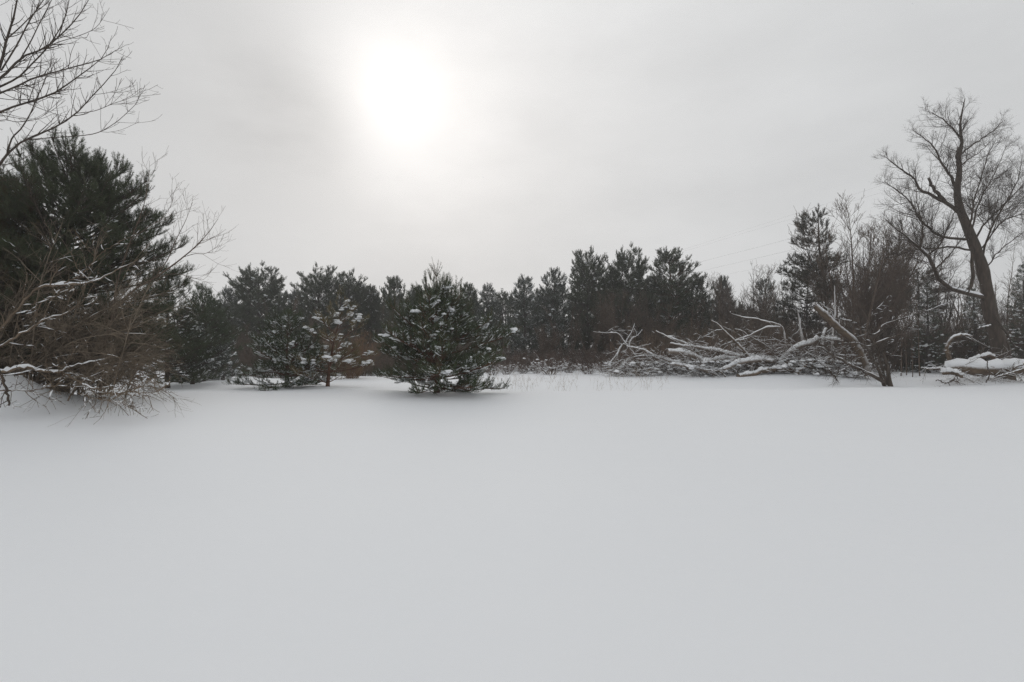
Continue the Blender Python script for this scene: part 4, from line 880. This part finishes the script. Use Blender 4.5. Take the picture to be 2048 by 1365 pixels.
# maple whose trunk stands left of the view and whose limbs hang into it
rm = np.random.default_rng(3)
root = thing('bare_tree', foot(-330, 10.2), 'large bare tree whose upswept dark limbs hang into the top left corner', 'tree'); ox = np.array(root.location)
j1, j2 = (-330, 480, 10.2), (-325, 330, 10.2)
mt_ = [([(-330, 900, 10.2), (-332, 700, 10.2), j1, j2, (-310, 150, 10.2), (-280, -50, 10.2), (-250, -250, 10.2)], [.34, .3, .27, .24, .17, .12, .07])]
ml = [
    ([j1] + px3([(-200, 430), (-90, 390), (0, 330), (16, 307), (29, 294), (53, 279), (84, 266), (113, 254), (134, 241), (153, 227), (187, 190), (219, 156), (237, 132), (248, 111)], 10., 9.6), 4.6 * np.array([30, 22, 17, 12, 10, 8.6, 8, 7.2, 6.5, 5.8, 5, 4, 3.2, 2.2, 1.2]) / 1000),
    (px3([(14, 309), (24, 277), (42, 258), (61, 227), (74, 195), (87, 169), (98, 137), (106, 116)], 9.9, 9.2), .034, .006),
    (px3([(53, 280), (100, 276), (169, 271), (200, 264), (232, 245), (256, 224), (274, 205), (280, 182)], 9.8, 10.6), .022, .005),
    (px3([(153, 227), (190, 222), (228, 207), (256, 198), (283, 184)], 9.7, 9.2), .014, .004),
    ([j2] + px3([(-180, 290), (-80, 250), (0, 225), (29, 213), (66, 202), (100, 190), (124, 178), (142, 163), (169, 145), (195, 124), (211, 108), (224, 71)], 10.4, 10.8), 4.6 * np.array([26, 18, 13, 10.5, 9.5, 8.6, 7.6, 6.6, 5.6, 4.4, 3.4, 2.4, 1.2]) / 1000),
    ([j2] + px3([(-150, 250), (-60, 210), (0, 187), (24, 177), (47, 167), (71, 155), (113, 144), (163, 130), (195, 122), (227, 104), (253, 90)], 10.2, 9.2), 4.6 * np.array([22, 15, 11, 8.6, 8, 7.4, 6.8, 5.6, 4.2, 3.2, 2.2, 1.]) / 1000),
    (px3([(-120, 225), (-50, 195), (0, 174), (16, 166), (37, 155), (63, 129), (95, 95), (124, 50), (134, 21), (140, -10)], 10.2, 11.), .055, .012),
    (px3([(-290, 150), (-140, 225), (-60, 195), (0, 158), (29, 129), (47, 113), (92, 95), (137, 55), (163, 24), (185, -15)], 10.2, 10.6), .075, .010),
    (px3([(92, 95), (119, 84), (158, 72), (190, 57), (208, 34), (219, 16)], 10.4, 10.), .017, .004),
    (px3([(-300, 240), (-120, 230), (-30, 180), (-4, 140), (5, 116), (13, 79), (26, 40), (34, 0), (42, -50)], 10.2, 9.4), .09, .018),
    (px3([(2, 142), (34, 90), (53, 53), (69, 26), (90, -5), (108, -40)], 9.8, 9.2), .034, .010),
    (px3([(40, 120), (61, 84), (79, 47), (98, 11), (112, -20)], 10.3, 10.8), .028, .010),
    (px3([(13, 79), (40, 55), (66, 29), (92, 8), (116, -20)], 9.6, 10.4), .026, .008),
    (px3([(-80, 262), (0, 241), (30, 244), (52, 243), (80, 236), (105, 215), (124, 195)], 9.6, 9.2), .018, .004),
    (px3([(13, 79), (2, 55), (-6, 20), (-10, -20)], 9.6, 9.5), .02, .008),
    (px3([(187, 190), (215, 186), (236, 180), (262, 172)], 9.7, 9.9), .010, .003),
    (px3([(153, 228), (143, 205), (144, 170), (150, 150)], 9.7, 9.5), .008, .003),
]
MP, MR = limbs(mt_, n=20); LPs, LRs = limbs(ml, n=22); LRs = LRs * .62
tg, cg = Geo(), Geo(); tg.tubes(rel(MP), MR, 12); cg.tubes(rel(LPs), LRs, 7)
A, Ra, _ = kids(LPs, LRs, (plen(LPs) * 6.).astype(int), rm, .38, 1., 44, 10, lambda pl, t, g2: (.55 * (1.15 - t) + .22) * g2.uniform(.5, 1.4, len(t)), 7, .5, .07, 0, .6, .0085, .35)
B, Rb, _ = kids(A, Ra, np.maximum((plen(A) * 5).astype(int), 1), rm, .2, 1., 42, 12, lambda pl, t, g2: (pl * .25 + .06) * g2.uniform(.5, 1.2, len(t)), 5, .45, .08, 0, .7, .0042, .6)
cg.tubes(rel(A), np.maximum(Ra, .0030), 5); cg.tubes(rel(B), np.maximum(Rb, .0022), 4)
tg.build('trunk', M['bark_dark'], root); cg.build('crown', M['bark_dark'], root)

# ------------------------------------------------------------------ dry grass, cables, snowfall
rg = np.random.default_rng(8)
def stems(n, xr, yr, hr, rng):
    px = rng.uniform(*xr, n); Y = rng.uniform(*yr, n); X = (px - 1024) / F * Y
    cl = rng.integers(0, 26, n); cx = rng.uniform(*xr, 26); cy = rng.uniform(*yr, 26)
    m_ = rng.random(n) < .6; Y = np.where(m_, cy[cl] + rng.normal(size=n) * .25, Y); X = np.where(m_, (cx[cl] - 1024) / F * cy[cl] + rng.normal(size=n) * .25, X)
    p = np.stack([X, Y, ground(X, Y) - .03], -1); d = nrm(np.stack([rng.normal(size=n) * .22, rng.normal(size=n) * .22, np.ones(n)], -1))
    return march(p, d, rng.uniform(*hr, n), 6, rng, -.25, .08)
gr = Geo(); P = stems(260, (960, 1330), (20.4, 30), (.18, .75), rg); gr.tubes(P, np.linspace(1, .4, 6)[None] * rg.uniform(.0018, .0034, (len(P), 1)), 3)
A, Ra, _ = kids(P, np.full(P.shape[:2], .003), np.full(len(P), 4), rg, .5, 1., 32, 10, lambda pl, t, g2: g2.uniform(.05, .16, len(t)), 3, .1, .05, 0, .7, .0022, .6)
gr.tubes(A, Ra, 3)
P = stems(90, (1640, 2048), (23., 33), (.12, .4), rg); gr.tubes(P, np.linspace(1, .4, 6)[None] * np.full((len(P), 1), .0028), 3)
tag(gr.build('dry_grass', M['straw']), 'dry straw-coloured weed stems poking through the snow', 'grass', kind='stuff')

for pts, lb in (([(1240, 539, 82), (1349, 505, 70), (1584, 430, 55), (1752, 375, 46), (2048, 278, 37), (2300, 195, 32)], 'highest thin power cable crossing the grey sky'),
                ([(1240, 543, 82), (1349, 509, 70), (1584, 438, 55), (1758, 387, 46), (2048, 294, 37), (2300, 214, 32)], 'thin power cable just below the highest one'),
                ([(1240, 566, 73), (1382, 529, 64), (1580, 478, 51), (1790, 420, 42), (2048, 345, 34), (2300, 270, 29)], 'third power cable, darkest, meeting the one-sided pine'),
                ([(1240, 587, 73), (1394, 545, 64), (1564, 505, 53), (1790, 447, 43), (2048, 390, 34), (2300, 330, 29)], 'fourth power cable, above the fan-shaped bare tree'),
                ([(1240, 606, 73), (1416, 558, 63), (1564, 528, 53), (1790, 482, 43), (2048, 440, 34), (2300, 390, 29)], 'lowest power cable, ending among the bare twigs')):
    w = [at(*p) for p in pts]; P = resample(w, 40); g_ = Geo(); o_ = P[20]
    g_.tubes((P - o_)[None], np.full((1, 40), .0055 if 'third' in lb or 'fourth' in lb else .0035), 6)
    o = g_.build('power_cable', M['wire']); o.location = tuple(o_); tag(o, lb, 'cable', 'power cables')

fl = Geo(); n = 1000
Y = 6 + 36 * np.sqrt(rg.random(n)); X = rg.uniform(-1.05, 1.05, n) * Y; Z = rg.uniform(.3, 14, n)
Z = np.minimum(Z, CAM_H + .7 * Y)
oc = np.array([[1, 0, 0], [-1, 0, 0], [0, 1, 0], [0, -1, 0], [0, 0, 1.], [0, 0, -1]]); of = np.array([[0, 2, 4], [2, 1, 4], [1, 3, 4], [3, 0, 4], [2, 0, 5], [1, 2, 5], [3, 1, 5], [0, 3, 5]])
sz = rg.uniform(.004, .011, n)
v = oc[None] * sz[:, None, None] + np.stack([X, Y, Z], -1)[:, None, :]
fl.add(v.reshape(-1, 3), (of[None] + (np.arange(n) * 6)[:, None, None]).reshape(-1, 3))
tag(fl.build('snowflakes', M['snow']), 'light sprinkle of falling snowflakes in front of the trees', 'snowflakes', kind='stuff')
# air: light falling snow and mist fades the far trees a little
hz = Geo(); x0, x1, y0, y1, z0, z1 = -137, 137, -62, 142, -3.5, 30
v = np.array([[x, y, z] for z in (z0, z1) for y in (y0, y1) for x in (x0, x1)], float)
hz.add(v, np.array([[0, 2, 3, 1], [4, 5, 7, 6], [0, 1, 5, 4], [2, 6, 7, 3], [0, 4, 6, 2], [1, 3, 7, 5]]))
m = bpy.data.materials.new('haze'); m.use_nodes = True; t = m.node_tree; t.nodes.clear()
vo = mk(t, 'ShaderNodeVolumePrincipled'); vo.inputs['Color'].default_value = (.95, .95, .96, 1); vo.inputs['Density'].default_value = HAZE; vo.inputs['Anisotropy'].default_value = 0.3
ou = mk(t, 'ShaderNodeOutputMaterial'); t.links.new(vo.outputs[0], ou.inputs['Volume'])
tag(hz.build('haze', m, smooth=False), 'thin winter haze filling the air over the field', None, kind='stuff')
print('done')
